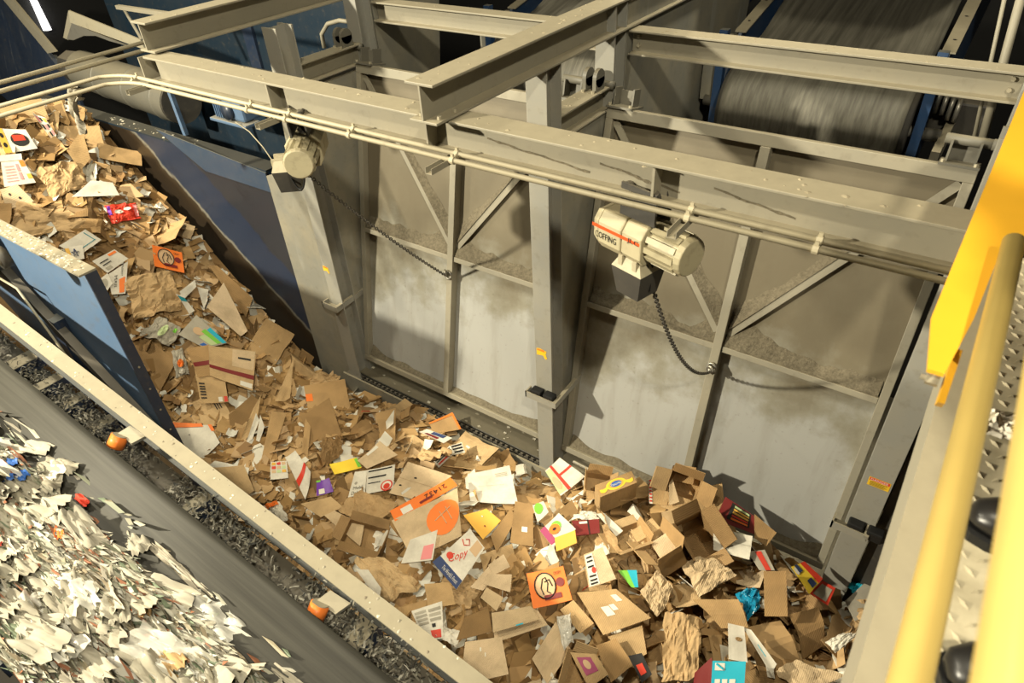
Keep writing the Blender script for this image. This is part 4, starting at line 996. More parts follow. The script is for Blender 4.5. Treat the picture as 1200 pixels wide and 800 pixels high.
def var(key, name, style, mat, lr, wr, ar, n, nu=6, nv=5, th=.004):
    fns = [sheet_fn(rnd.uniform(*lr), rnd.uniform(*wr), style, rnd.uniform(0, 50), rnd.uniform(*ar)) for _ in range(n)]
    ms = [MB().grid(f, nu, nv, th).mesh(name, mat) for f in fns]
    for f, me in zip(fns, ms):
        if style == 'crumple': continue
        u0, v0 = rnd.uniform(.12, .6), rnd.uniform(.12, .6); w_, h_ = rnd.uniform(.1, .26), rnd.uniform(.08, .22); ls = []
        for q, (mm, nm) in enumerate((('paper_label', 'paper_label'), ('ink_black', 'printed_mark'), ('red_print', 'printed_mark'))):
            g = MB(); r0 = (u0, v0, u0 + w_, v0 + h_) if q == 0 else (u0, v0, u0 + w_ * 1.4, v0 + .04)
            for rep_ in range(1 if q != 1 else 3): g.grid(lambda a, b_: f(r0[0] + (r0[2] - r0[0]) * a, r0[1] + rep_ * .08 + (r0[3] - r0[1]) * b_) + Vector((0, 0, .006)), 5, 4)
            ls.append((nm, g.mesh(nm, mm)))
        LAB[me.name] = ls
    G[key] = (name, ms); return
    G[key] = (name, [MB().grid(sheet_fn(rnd.uniform(*lr), rnd.uniform(*wr), style, rnd.uniform(0, 50), rnd.uniform(*ar)), nu, nv, th).mesh(name, mat, style == 'crumple') for _ in range(n)])
var('flat', 'cardboard_sheet', 'flat', 'kraft', (.28, .56), (.20, .36), (.02, .06), 10)
var('fold', 'folded_cardboard', 'fold', 'kraft', (.30, .58), (.18, .34), (.06, .16), 10, 10, 6)
var('dark', 'dark_cardboard', 'fold', 'kraft_dark', (.26, .44), (.18, .30), (.05, .12), 5, 10, 6)
var('pale', 'pale_cardboard', 'flat', 'kraft_pale', (.20, .36), (.14, .24), (.02, .06), 5)
var('crumple', 'crumpled_kraft_paper', 'crumple', 'kraft_paper', (.30, .46), (.24, .36), (.05, .09), 6, 20, 16, .0015)
var('white', 'white_carton_scrap', 'fold', 'white_board', (.12, .26), (.08, .16), (.03, .08), 6, 8, 5, .002)
var('paper', 'white_paper', 'crumple', 'white_board', (.12, .22), (.10, .16), (.02, .04), 4, 10, 8, .001)
BOX = [carton(rnd.uniform(.2, .32), rnd.uniform(.14, .22), rnd.uniform(.07, .13), 'kraft') for _ in range(4)]
KL = {'flat': ('flat torn brown cardboard sheet', 'cardboard'), 'fold': ('creased brown cardboard panel', 'cardboard'), 'dark': ('dark brown bent cardboard panel', 'cardboard'), 'pale': ('pale tan cardboard sheet', 'cardboard'),
      'crumple': ('crumpled brown kraft paper', 'paper'), 'white': ('bent white carton scrap', 'carton'), 'paper': ('wrinkled white paper', 'paper'), 'box': ('small open brown box', 'box')}
def zone(x, y):
    if x < -5.3: return 'on the slope along the blue wall' if y > 2.5 else 'on the slope behind the blue side panel'
    if x < -3.2: return 'at the foot of the slope before the left door' if y > 2.3 else 'at the foot of the slope by the pale rail'
    if x < -1.6: return 'in front of the middle column' if y > 2.3 else 'in the pile by the pale rail'
    return 'below the right door' if y > 2.7 else 'in the pile at the bottom of the picture'
# ---------------------------------------- the pieces one can tell apart: corners seen in the picture, each on its own plane in the pile
SPOTS = []
def S_of(quad, lift, lean, amp, style, seed):
    cx = sum(p[0] for p in quad) / 4; cy = sum(p[1] for p in quad) / 4
    c = hit(cx, cy); n = Hn(c.x, c.y); tocam = (CAM - c).normalized()
    n = (n * (1 - lean) + tocam * lean).normalized(); c = c + n * lift
    P = []
    for q in quad:
        r = ray(*q); t = (c - CAM).dot(n) / r.dot(n); P.append(CAM + r * t)
    size = max((P[1] - P[0]).length, (P[3] - P[0]).length)
    SPOTS.append((c.copy(), size * .5))
    def fn(u, v, off=0.):
        p = P[0].lerp(P[1], u).lerp(P[3].lerp(P[2], u), v)
        k = amp * size
        if style == 'flat': d = k * (.5 * noise.noise(Vector((u * 1.5 + seed, v * 1.5, seed))) + .3 * (2 * u - 1) ** 2)
        elif style == 'fold': d = -k * abs(v - .5) * 2 + .2 * k * noise.noise(Vector((u * 2 + seed, v * 2, 0)))
        else:
            q = Vector((u * 3 + seed, v * 3, seed)); d = k * (1.1 * noise.voronoi(q * .9)[0][0] + .8 * abs(noise.noise(q)) + .6 * abs(noise.noise(q * 2.6)) - .4 * (2 * u - 1) ** 2 - .4 * (2 * v - 1) ** 2 - .8)
            e = .10
            if off == 0: p = p + (P[1] - P[0]) * (e * noise.noise(q * 1.4)) + (P[3] - P[0]) * (e * noise.noise(q * 1.1 + Vector((9, 0, 0))))
        return p + n * (d + off)
    return fn, c, n, P
SEED = [0]
def piece(name, quad, mat, label, cat, style='flat', lift=.09, lean=.3, amp=.05, th=.004, decals=(), nu=8, nv=7, group=None):
    SEED[0] += 1; fn, c, n, P = S_of(quad, lift, lean, amp, style, SEED[0] * 1.7)
    if style == 'crumple': nu, nv = 20, 18
    m = MB().grid(lambda u, v: fn(u, v) - c, nu, nv, 0)
    # thickness by extruding along the sheet's normal
    W_ = (nu + 1) * (nv + 1); vs = [Vector(v) for v in m.v]; m2 = MB(); vb = [v - n * th for v in vs]; fs = [f[::-1] for f in m.f]
    fs2 = [tuple(i + W_ for i in f) for f in m.f]
    edge = [i for i in range(nu)] + [(j + 1) * (nu + 1) - 1 for j in range(nv)] + [nv * (nu + 1) + i for i in range(nu, 0, -1)] + [j * (nu + 1) for j in range(nv, 0, -1)]
    sd = [(edge[i], edge[(i + 1) % len(edge)], edge[(i + 1) % len(edge)] + W_, edge[i] + W_) for i in range(len(edge))]
    o = m2.add(vs + vb, fs + fs2 + sd).build(name, mat); o.location = c
    tag(o, label, cat, group)
    for dc in decals:
        kind, dm_ = dc[0], dc[1]; d = MB()
        off = .004 + .0015 * (dc[-1] if kind == 'lift' else 0)
        if kind == 'rect':
            u0, v0, u1, v1 = dc[2]; off = dc[3] if len(dc) > 3 else .003
            k = max(2, int(nu * abs(u1 - u0)) + 1); l = max(2, int(nv * abs(v1 - v0)) + 1)
            d.grid(lambda u, v: fn(u0 + (u1 - u0) * u, v0 + (v1 - v0) * v, off) - c, k * 2, l * 2); nm = 'printed_panel'
        elif kind == 'oval':
            u0, v0, ru, rv = dc[2]; off = dc[3] if len(dc) > 3 else .004
            vs_ = [fn(u0, v0, off) - c]; fs_ = []; NN = 20
            for ring in (.5, 1.):
                for k in range(NN):
                    a = 2 * math.pi * k / NN; vs_.append(fn(u0 + ru * ring * math.cos(a), v0 + rv * ring * math.sin(a), off) - c)
            for k in range(NN):
                fs_.append((0, 1 + k, 1 + (k + 1) % NN)); fs_.append((1 + k, 1 + NN + k, 1 + NN + (k + 1) % NN, 1 + (k + 1) % NN))
            d.add(vs_, fs_); nm = 'printed_shape'
        elif kind == 'line':
            pts = dc[2]; off = dc[3] if len(dc) > 3 else .005
            d.tube([fn(a, b_, off) - c for a, b_ in pts], dc[4] if len(dc) > 4 else .003, 5); nm = 'printed_line'
        elif kind == 'text':
            u0, v0, wu, wv, rot = dc[2]; off = dc[4] if len(dc) > 4 else .005; ca, sa = math.cos(R_(rot)), math.sin(R_(rot))
            text_on(d, dc[3], lambda a, b_: fn(u0 + (a * wu) * ca + (-b_ * wv) * -sa, v0 + (a * wu) * sa + (-b_ * wv) * ca, off) - c); nm = 'lettering'
        od = d.build(nm, dm_, o)
    return o
def bars(mat, u0, u1, vs, h=.05, off=.005): return [('rect', mat, (u0, v, u1, v + h), off) for v in vs]
K = 'kraft'; Wb = 'white_board'
# slope, upper left
piece('appliance_carton', [(-6, 150), (30, 152), (44, 174), (6, 180)], Wb, 'white appliance carton with red oven picture and yellow edge at the left border', 'carton', decals=[('rect', 'gold_print', (0, 0, .22, 1)), ('oval', 'ink_black', (.62, .5, .28, .3)), ('rect', 'red_print', (.42, .28, .80, .55), .006), ('oval', 'ink_black', (.11, .3, .06, .1), .005), ('oval', 'ink_black', (.11, .68, .06, .1), .005)], lift=.12)
piece('printed_carton', [(1, 190), (27, 187), (42, 214), (5, 219)], Wb, 'white carton with faint red print and orange corner at the left border', 'carton', decals=[('rect', 'orange_print', (.78, .02, .98, .28)), ('rect', 'gold_print', (.84, .6, 1., .8))] + bars('pink_print', .12, .5, (.2, .32, .44, .56, .68, .8), .035) + bars('pink_print', .58, .68, (.15, .5), .3), lift=.12)
piece('white_flap', [(-4, 182), (25, 180), (26, 187), (-4, 190)], Wb, 'narrow white flap above the carton with red print', 'carton', lift=.15)
piece('comics_page', [(37, 132), (52, 138), (66, 158), (64, 168)], Wb, 'newspaper comics page with coloured panels near the top of the slope', 'newspaper', style='flat', amp=.08, th=.001, decals=[('rect', 'ink_black', (.08 + .3 * i, .08 + .3 * j, .30 + .3 * i, .26 + .3 * j)) if (i + j) % 2 else ('rect', ('pink_print', 'gold_print', 'tan_print')[(i * 2 + j) % 3], (.08 + .3 * i, .08 + .3 * j, .34 + .3 * i, .30 + .3 * j)) for i in range(3) for j in range(3)])
piece('cardboard_flap', [(78, 176), (96, 152), (106, 186), (94, 200)], K, 'rounded brown flap pointing up beside the blue wall', 'cardboard', lift=.10)
piece('cardboard_flap', [(0, 122), (48, 116), (58, 140), (0, 150)], K, 'large brown panel at the top of the slope below the conduits', 'cardboard', lift=.05)
piece('crumpled_kraft_paper', [(42, 196), (84, 186), (108, 216), (60, 232)], 'kraft_paper', 'crumpled kraft bag in the middle of the slope top', 'paper', 'crumple', amp=.14, th=.002, lift=.08)
piece('white_sheet', [(84, 231), (106, 212), (132, 214), (140, 229)], Wb, 'plain white folded sheet on the slope left of the red chip bag', 'paper', th=.002)
piece('chip_bag', [(123, 240), (158, 236), (165, 254), (130, 262)], 'red_print', 'shiny red chip bag with white patches on the slope', 'bag', 'crumple', amp=.12, th=.002, decals=[('oval', 'paper_label', (.35, .5, .15, .12), .02), ('oval', 'paper_label', (.65, .4, .12, .1), .02), ('rect', 'pink_print', (.86, .2, .98, .9), .02), ('rect', 'purple_print', (.02, .1, .12, .6), .02)])
piece('punched_cardboard', [(0, 222), (20, 216), (40, 236), (8, 246)], 'kraft_pale', 'brown panel with two punched holes at the left border', 'cardboard', decals=[('oval', 'ink_black', (.35, .35, .05, .07)), ('oval', 'ink_black', (.65, .65, .05, .07))])
piece('crumpled_kraft_paper', [(0, 232), (60, 240), (110, 262), (6, 282)], 'kraft_paper', 'long brown crumpled board above the white carton with a star', 'cardboard', 'crumple', amp=.08, lift=.04)
piece('white_carton', [(69, 288), (100, 269), (119, 281), (92, 300)], Wb, 'white carton with teal line behind the star print', 'carton', decals=[('rect', 'teal_print', (.1, .75, .9, .79)), ('rect', 'teal_print', (.85, .1, .88, .8))])
piece('star_carton', [(75, 290), (97, 287), (99, 303), (82, 305)], Wb, 'white carton piece printed with a dark star', 'carton', lift=.13, decals=[('rect', 'gold_print', (.0, .1, .22, 1)), ('line', 'navy_print', [(.5 + .22 * math.cos(a * 2.513 - 1.57), .5 + .3 * math.sin(a * 2.513 - 1.57)) for a in range(6)], .005, .005)])
piece('mailing_carton', [(108, 306), (134, 292), (150, 303), (126, 320)], Wb, 'white mailing carton with a red bar on the slope', 'carton', lift=.13, decals=[('rect', 'orange_print', (.62, .08, .96, .24))] + bars('ink_black', .12, .5, (.3, .5), .06) + [('rect', 'grey_board', (.1, .7, .35, .9))])
piece('mailing_carton', [(126, 322), (150, 306), (147, 344), (131, 345)], Wb, 'white mailing carton with an upright red bar on the slope', 'carton', lift=.11, decals=[('rect', 'orange_print', (.55, .45, .9, .95)), ('text', 'ink_black', (.35, .5, .5, .16, 100), 'MAIL'), ('text', 'ink_black', (.72, .18, .4, .1, 95), 'PRIORITY')])
piece('mailing_label', [(113, 330), (126, 320), (132, 332), (122, 345)], Wb, 'small white label carton with a grey code square', 'carton', lift=.12, decals=[('oval', 'grey_board', (.45, .45, .3, .3))])
def crisp(quad, lab, lift=.11):
    piece('orange_bag', quad, 'orange_print', lab, 'bag', 'flat', amp=.08, th=.004, lift=lift, decals=[('oval', 'tan_print', (.42, .45, .26, .36)), ('line', 'ink_black', [(.42 + .27 * math.cos(a / 3), .45 + .37 * math.sin(a / 3)) for a in range(20)], .007, .0045), ('line', 'ink_black', [(.34, .7), (.30, .5), (.38, .25), (.46, .22), (.5, .4), (.44, .62), (.52, .7)], .007, .004), ('line', 'ink_black', [(.42, .35), (.55, .3), (.6, .5)], .007, .004), ('rect', 'dark_red_print', (.34, .72, .78, .86), .007), ('oval', 'dark_red_print', (.82, .44, .11, .13), .006), ('text', 'ink_black', (.8, .16, .2, .09, 0), 'CRISPY', .007)])
crisp([(178, 287), (213, 296), (216, 320), (181, 312)], 'small orange printed box standing on the slope below the chip bag')
crisp([(617, 672), (660, 663), (671, 703), (625, 713)], 'orange paper bag with tan and black emblem in the lower middle', .14)
piece('crumpled_kraft_paper', [(142, 322), (205, 318), (210, 360), (160, 374)], 'kraft_paper', 'crumpled kraft paper between the mailing cartons and the zigzag strip', 'paper', 'crumple', amp=.12, th=.002)
piece('white_strip', [(206, 345), (228, 328), (230, 336), (214, 352)], Wb, 'upper part of a white zigzag strip with teal mark', 'carton', lift=.13)
piece('white_strip', [(208, 346), (216, 349), (228, 364), (222, 368)], Wb, 'lower part of a white zigzag strip with teal mark', 'carton', lift=.13, decals=[('rect', 'teal_print', (0, .0, 1, .3))])
piece('newsprint_wedge', [(231, 336), (244, 339), (243, 352), (239, 362)], Wb, 'white printed wedge pointing down on the slope', 'paper', lift=.13)
piece('cardboard_flap', [(244, 311), (254, 311), (296, 350), (288, 372)], K, 'long brown panel leaning against the blue wall', 'cardboard', lift=.08)
piece('cardboard_flap', [(242, 360), (262, 331), (290, 388), (282, 394)], 'kraft_pale', 'large smooth tan panel in front of the leaning panel', 'cardboard', lift=.14)
piece('green_bag', [(163, 392), (188, 370), (212, 384), (200, 405)], 'grey_board', 'greyish green plastic sack lying on the slope', 'bag', 'crumple', amp=.08, th=.003, decals=[('oval', 'pale_green_print', (.5, .5, .3, .12), .03), ('rect', 'green_print', (.62, .8, .85, .92), .03)])
piece('diaper_pack', [(209, 392), (230, 369), (266, 402), (240, 408)], 'grey_board', 'open pale pack with green and blue print on the slope', 'carton', lift=.11, decals=[('oval', 'tan_print', (.55, .35, .16, .16)), ('rect', 'pale_green_print', (.35, .5, .65, .95)), ('rect', 'green_print', (.62, .4, .8, .95), .005), ('rect', 'cyan_print', (.82, .45, 1, .98), .005), ('rect', 'blue_print', (.05, .75, .25, 1))])
piece('snack_wrapper', [(201, 411), (215, 408), (222, 438), (206, 442)], 'grey_board', 'crumpled snack wrapper with orange letters on the slope', 'bag', 'crumple', amp=.15, decals=[('oval', 'orange_print', (.5, .55, .25, .15), .03), ('oval', 'paper_label', (.5, .85, .25, .1), .03)])
piece('dark_cardboard', [(154, 402), (170, 392), (206, 424), (188, 458)], 'kraft_dark', 'broad brown panel behind the blue side panel edge', 'cardboard', lift=.04)
piece('striped_box', [(244, 405), (300, 412), (296, 458), (246, 440)], K, 'brown box side with a slanting dark red stripe', 'box', decals=[('rect', 'dark_red_print', (.0, .62, 1, .73)), ('rect', 'kraft_pale', (.5, .02, .98, .5)), ('rect', 'paper_label', (.7, .84, .98, .96))] + bars('ink_black', .62, .9, (.22,), .05), lift=.14)
piece('striped_box', [(218, 408), (245, 404), (246, 440), (232, 442)], K, 'brown box flap with a short dark red stripe', 'box', decals=[('rect', 'dark_red_print', (.05, .5, .98, .64))], lift=.14)
piece('barcode_box', [(228, 432), (262, 436), (268, 471), (235, 473)], K, 'brown box side with black barcode and red mark', 'box', decals=[('rect', 'red_print', (.86, .8, .98, .98))] + bars('ink_black', .06, .26, (.40, .49, .56, .64, .72, .82), .04) + [('rect', 'paper_label', (.66, .82, .8, .97))], lift=.10)
piece('white_sheet', [(202, 498), (246, 498), (258, 519), (230, 545)], Wb, 'white heart shaped sheet with an orange edge beside the blue side panel', 'carton', lift=.12, decals=[('rect', 'orange_print', (0, -.06, .8, .08), .006), ('rect', 'orange_print', (.95, .0, 1.05, .35), .006), ('oval', 'ink_black', (.3, .3, .015, .015))])
piece('open_sleeve', [(340, 404), (372, 428), (366, 448), (345, 430)], 'kraft', 'rolled brown sleeve standing at the end of the blue wall', 'cardboard', style='fold', amp=.35, lift=.14)
piece('cardboard_flap', [(356, 452), (404, 444), (412, 484), (362, 486)], K, 'brown panel with a faint red stamp beside the pit wall', 'cardboard', lift=.12, lean=.5, decals=[('rect', 'orange_print', (.0, .3, .16, .55))])
piece('dark_cardboard', [(352, 488), (386, 466), (400, 508), (366, 526)], 'kraft_dark', 'dark brown panel leaning over the foot of the slope', 'cardboard', lift=.16, lean=.5)
for i, (q, mt) in enumerate(([[(268, 486), (296, 462), (304, 470), (272, 524)], 'kraft_dark'], [[(296, 480), (306, 462), (300, 500), (276, 530)], K], [[(288, 520), (300, 484), (304, 492), (296, 514)], Wb], [[(300, 516), (305, 486), (310, 500), (304, 518)], Wb], [[(306, 540), (318, 482), (336, 484), (316, 544)], K], [[(322, 470), (344, 420), (340, 466), (334, 470)], K], [[(352, 540), (358, 490), (364, 500), (360, 540)], K])):
    piece('upright_sheet', q, mt, ['dark sheet at the left of the upright stack', 'brown sheet second in the upright stack', 'short white sheet in the upright stack', 'grey white sheet lowest in the upright stack', 'long brown sheet with torn edge in the upright stack', 'narrow brown sheet standing behind the upright stack', 'thin brown sheet right of the upright stack'][i], 'cardboard', lean=.75, lift=.12 + .01 * i, amp=.06)
piece('cardboard_flap', [(248, 548), (286, 545), (298, 575), (286, 582)], K, 'brown bent flap lying against the pale rail', 'cardboard', lift=.14)
piece('white_flap', [(240, 548), (252, 540), (292, 548), (290, 560)], Wb, 'white sheet under the brown bent flap at the pale rail', 'carton', lift=.10)
piece('coupon_flyer', [(317, 541), (336, 540), (338, 560), (317, 562)], Wb, 'small flyer with coloured coupons near the foot of the slope', 'paper', decals=[('rect', ('gold_print', 'red_print', 'tan_print', 'pale_green_print')[(i + j) % 4], (.08 + .3 * i, .06 + .22 * j, .32 + .3 * i, .22 + .22 * j)) for i in range(3) for j in range(3)], lift=.13)
piece('white_bag', [(334, 536), (346, 528), (365, 555), (358, 586)], Wb, 'white paper bag with a red stripe at the foot of the slope', 'bag', 'flat', amp=.12, decals=[('rect', 'red_print', (0, .58, 1, .72))], lift=.16)
piece('purple_pack', [(371, 564), (386, 560), (391, 576), (371, 581)], 'purple_print', 'small purple snack pack', 'bag', amp=.1, lift=.13, decals=[('rect', 'paper_label', (.15, .6, .5, .95)), ('rect', 'green_print', (0, -.02, .3, .1))])
piece('yellow_pack', [(386, 544), (418, 536), (424, 548), (392, 556)], 'yellow_print', 'flat yellow pack beside the white oil carton', 'bag', amp=.06, lift=.11, decals=[('rect', 'green_print', (.88, .1, 1, .9))])
piece('red_mesh_bag', [(308, 592), (326, 586), (338, 606), (326, 616)], Wb, 'white and orange wrapper by the pale rail', 'bag', 'crumple', amp=.1, decals=[('rect', 'orange_print', (.1, .0, .9, .25), .02)], lift=.12)
piece('pink_box', [(380, 604), (392, 598), (427, 616), (422, 640)], 'kraft_pale', 'pinkish tan box panel with small white label', 'box', decals=[('rect', 'paper_label', (.35, .35, .5, .6))], lift=.12)
piece('cardboard_flap', [(352, 590), (388, 582), (402, 594), (376, 606)], K, 'brown flap above the pinkish box panel', 'cardboard', lift=.12)
piece('crumpled_kraft_paper', [(374, 516), (398, 506), (402, 530), (378, 546)], 'kraft_dark', 'dark crumpled kraft ball before the left door', 'paper', 'crumple', amp=.25, th=.002, lift=.10)
piece('crumpled_kraft_paper', [(396, 596), (420, 572), (470, 590), (430, 622)], 'kraft_paper', 'ochre paper bag below the white oil carton', 'bag', 'crumple', amp=.12, th=.003, lift=.09)
# middle
piece('oil_carton', [(416, 553), (430, 551), (428, 578), (408, 583)], Wb, 'white carton panel with the words Mobil Delvac', 'carton', decals=[('text', 'ink_black', (.5, .68, .6, .13, 0), 'Mobil'), ('text', 'ink_black', (.5, .88, .7, .13, 0), 'Delvac'), ('oval', 'grey_board', (.3, .48, .1, .06))], lift=.13)
piece('oil_carton', [(430, 551), (463, 544), (461, 572), (429, 579)], Wb, 'white carton panel with black bars and red ring', 'carton', decals=[('rect', 'ink_black', (.06, .06, .9, .12)), ('rect', 'ink_black', (.06, .34, .7, .40)), ('rect', 'ink_black', (.06, .58, .5, .62)), ('oval', 'red_print', (.74, .82, .22, .22), .004), ('oval', 'paper_label', (.74, .82, .17, .17), .006), ('oval', 'red_print', (.74, .86, .12, .12), .008)], lift=.13)
piece('mailer_box', [(419, 540), (445, 517), (466, 533), (430, 549)], 'kraft_pale', 'tan box panel with a white address label', 'box', decals=[('rect', 'paper_label', (.35, .05, .8, .2))], lift=.14)
piece('punched_cardboard', [(456, 578), (478, 541), (530, 558), (484, 585)], 'kraft_pale', 'wide tan box side with two punched holes', 'box', decals=[('oval', 'ink_black', (.3, .18, .025, .04)), ('oval', 'ink_black', (.62, .40, .025, .04)), ('rect', 'kraft_dark', (.5, .0, .506, 1))], lift=.10)
piece('label_carton', [(508, 541), (527, 522), (533, 530), (514, 548)], Wb, 'white printed label stripped from a carton, slanting left', 'label', decals=bars('ink_black', .08, .92, (.12, .38), .12) + bars('red_print', .08, .9, (.66,), .18), lift=.15)
piece('label_carton', [(528, 522), (541, 518), (545, 530), (530, 533)], Wb, 'white printed label with heavy black lines beside the slanting label', 'label', decals=bars('ink_black', .08, .92, (.1, .4, .7), .16), lift=.15)
piece('red_letter_carton', [(491, 506), (500, 503), (530, 513), (520, 519)], Wb, 'white strip with dark red and navy letters near the drag chain', 'carton', decals=[('rect', 'dark_red_print', (.05, .2, .4, .7)), ('rect', 'navy_print', (.5, .3, .95, .8))], lift=.13)
piece('folded_cardboard', [(503, 496), (530, 484), (540, 503), (508, 508)], K, 'brown folded box with an orange edge beside the drag chain', 'box', style='flat', decals=[('rect', 'orange_print', (.0, -.02, 1, .10), .006), ('rect', 'orange_print', (.94, 0, 1.02, 1), .006)], lift=.15, lean=.45)
piece('white_pouch', [(452, 494), (462, 480), (461, 496), (453, 503)], Wb, 'white pointed pouch on brown board before the left door', 'bag', lift=.20, lean=.6)
piece('cardboard_flap', [(440, 484), (464, 478), (463, 520), (446, 512)], K, 'brown panel behind the white pointed pouch', 'cardboard', lift=.13, lean=.5)
piece('orange_stripe_box', [(457, 599), (528, 560), (536, 569), (463, 611)], 'orange_print', 'orange printed box strip with upside-down number 21432', 'box', decals=[('text', 'ink_black', (.70, .45, .34, .42, 180), '21432'), ('rect', 'paper_label', (.14, .3, .3, .85))] + bars('dark_red_print', .42, .62, (.55,), .2), lift=.17)
piece('ring_box', [(459, 610), (536, 572), (541, 628), (484, 656)], 'kraft_pale', 'tan box with a big orange circle', 'box', decals=[('oval', 'orange_print', (.72, .46, .28, .36)), ('line', 'tan_print', [(.58, .45), (.86, .3)], .006, .004), ('line', 'tan_print', [(.68, .3), (.76, .62)], .006, .004), ('line', 'tan_print', [(.78, .26), (.86, .58)], .006, .004)], lift=.12)
piece('white_packet', [(481, 632), (513, 621), (507, 656), (470, 660)], Wb, 'crumpled white packet with a red patch', 'carton', amp=.08, decals=[('rect', 'pink_print', (.6, .45, .95, .95))], lift=.20)
piece('script_carton', [(507, 659), (551, 620), (568, 642), (535, 691)], Wb, 'white carton with red script and a navy band of white words', 'carton', decals=[('rect', 'navy_print', (.0, .0, .20, 1.)), ('text', 'paper_label', (.10, .6, .62, .09, 90), "The World's Finest", .007), ('text', 'red_print', (.46, .42, .5, .26, 40), 'Copy', .006), ('oval', 'red_print', (.35, .2, .07, .12), .005), ('line', 'red_print', [(.75, .1), (.70, .3), (.78, .45), (.86, .3), (.8, .2)], .006, .004), ('rect', 'tan_print', (.72, .55, .98, .92), .004)], lift=.24)
piece('yellow_envelope', [(543, 604), (570, 596), (587, 610), (566, 632)], 'gold_print', 'ochre padded envelope with two eyelets', 'envelope', decals=[('oval', 'paper_label', (.6, .3, .03, .04)), ('oval', 'dark_red_print', (.4, .7, .03, .04))], lift=.12)
piece('white_box_panel', [(548, 556), (597, 545), (607, 591), (551, 588)], Wb, 'large clean white carton panel in front of the middle column', 'carton', decals=bars('grey_board', .62, .9, (.16, .2, .24), .012) + [('rect', 'grey_board', (.2, .48, .8, .484))], lift=.16)
piece('white_box_panel', [(545, 560), (556, 549), (562, 578), (546, 572)], Wb, 'white carton flap tucked left of the large white panel', 'carton', lift=.13)
piece('brown_carton', [(604, 588), (625, 590), (625, 640), (598, 636)], 'kraft_dark', 'upright brown box side with a tiny white label', 'box', decals=[('rect', 'paper_label', (.45, .58, .72, .7))], lift=.15)
piece('dark_cardboard', [(575, 628), (598, 596), (606, 606), (582, 648)], 'kraft_dark', 'dark brown slanted panel left of the upright brown box side', 'cardboard', lift=.12)
piece('cardboard_flap', [(551, 688), (580, 655), (590, 662), (566, 692)], 'kraft_pale', 'pale strip of board in the lower middle', 'cardboard', lift=.13)
piece('cardboard_flap', [(572, 662), (590, 649), (598, 664), (578, 674)], 'kraft_pale', 'upper of three pale square flaps in the lower middle', 'cardboard', lift=.15)
piece('cardboard_flap', [(566, 684), (572, 672), (600, 673), (598, 694)], 'kraft_pale', 'middle of three pale square flaps in the lower middle', 'cardboard', lift=.17)
piece('cardboard_flap', [(563, 700), (570, 688), (590, 700), (582, 716)], 'kraft_pale', 'lowest of three pale square flaps in the lower middle', 'cardboard', lift=.15)
piece('crumpled_carton', [(414, 654), (448, 650), (495, 686), (450, 704)], 'kraft', 'crushed brown carton beside the pale rail', 'box', 'crumple', amp=.10, th=.003, lift=.13, decals=())
piece('white_sheet', [(416, 666), (432, 668), (447, 690), (444, 704)], Wb, 'torn white sheet against the pale rail', 'paper', lift=.18, th=.002, amp=.1)
piece('cardboard_flap', [(497, 684), (528, 682), (534, 708), (502, 712)], K, 'brown square flap below the script carton', 'cardboard', lift=.13)
piece('newspaper', [(482, 716), (518, 704), (520, 748), (497, 750)], Wb, 'newspaper with grey columns and a red photo', 'newspaper', th=.002, decals=bars('grey_board', .06, .45, (.1, .22, .34, .46), .07) + bars('grey_board', .52, .94, (.12, .26, .40), .08) + [('rect', 'red_print', (.45, .74, .9, .96)), ('rect', 'ink_black', (.55, .55, .7, .66))], lift=.13)
piece('dark_cardboard', [(545, 722), (572, 712), (577, 740), (535, 750)], 'kraft_dark', 'greasy brown board above the rounded lids', 'cardboard', lift=.12)
piece('rounded_lid', [(577, 722), (628, 711), (642, 732), (580, 753)], 'kraft_pale', 'rounded tan carton lid, lower of two', 'lid', lift=.14)
piece('rounded_lid', [(576, 718), (622, 710), (632, 726), (578, 741)], 'kraft_pale', 'rounded tan carton lid, upper of two', 'lid', lift=.18, decals=[('rect', 'cyan_print', (.5, .92, .66, 1.0))])
piece('beige_panel', [(545, 752), (588, 746), (596, 790), (540, 802)], 'kraft_pale', 'beige panel with white staples at the bottom edge', 'cardboard', lift=.14, decals=[('rect', 'paper_label', (.4, .2, .44, .3)), ('rect', 'paper_label', (.52, .35, .55, .45))])
piece('label_box', [(676, 694), (722, 690), (763, 724), (707, 744)], K, 'wide flat brown box with three white labels', 'box', decals=[('rect', 'paper_label', (.30, .42, .48, .66)), ('rect', 'paper_label', (.50, .40, .62, .56)), ('rect', 'paper_label', (.72, .16, .86, .36))], lift=.18)
piece('cardboard_flap', [(656, 714), (672, 703), (696, 730), (680, 742)], K, 'brown flap left of the wide flat box', 'cardboard', lift=.15)
piece('dark_cardboard', [(712, 746), (752, 730), (758, 766), (738, 776)], 'kraft', 'open brown box side under the wide flat box', 'box', lift=.10)
piece('arrow_box', [(684, 650), (706, 641), (722, 678), (690, 689)], 'kraft_pale', 'tan carton with a printed strip and red dot', 'box', decals=[('rect', 'paper_label', (.05, .05, .42, .98)), ('oval', 'red_print', (.32, .55, .09, .09), .006)] + bars('ink_black', .1, .36, (.12, .24, .40, .68, .8, .9), .05, .006), lift=.2)
piece('teal_carton', [(724, 668), (746, 668), (748, 688), (740, 688)], 'green_print', 'small green and teal carton', 'carton', decals=[('rect', 'cyan_print', (.5, 0, 1, 1))], lift=.15)
piece('papaya_carton', [(633, 622), (655, 601), (675, 620), (648, 641)], Wb, 'fruit carton with an orange papaya and purple corner', 'carton', decals=[('rect', 'magenta_print', (0, 0, .25, .9)), ('oval', 'green_print', (.58, .34, .2, .2), .006), ('oval', 'orange_print', (.45, .42, .22, .22), .008), ('oval', 'ink_black', (.45, .42, .08, .06), .010)], lift=.19)
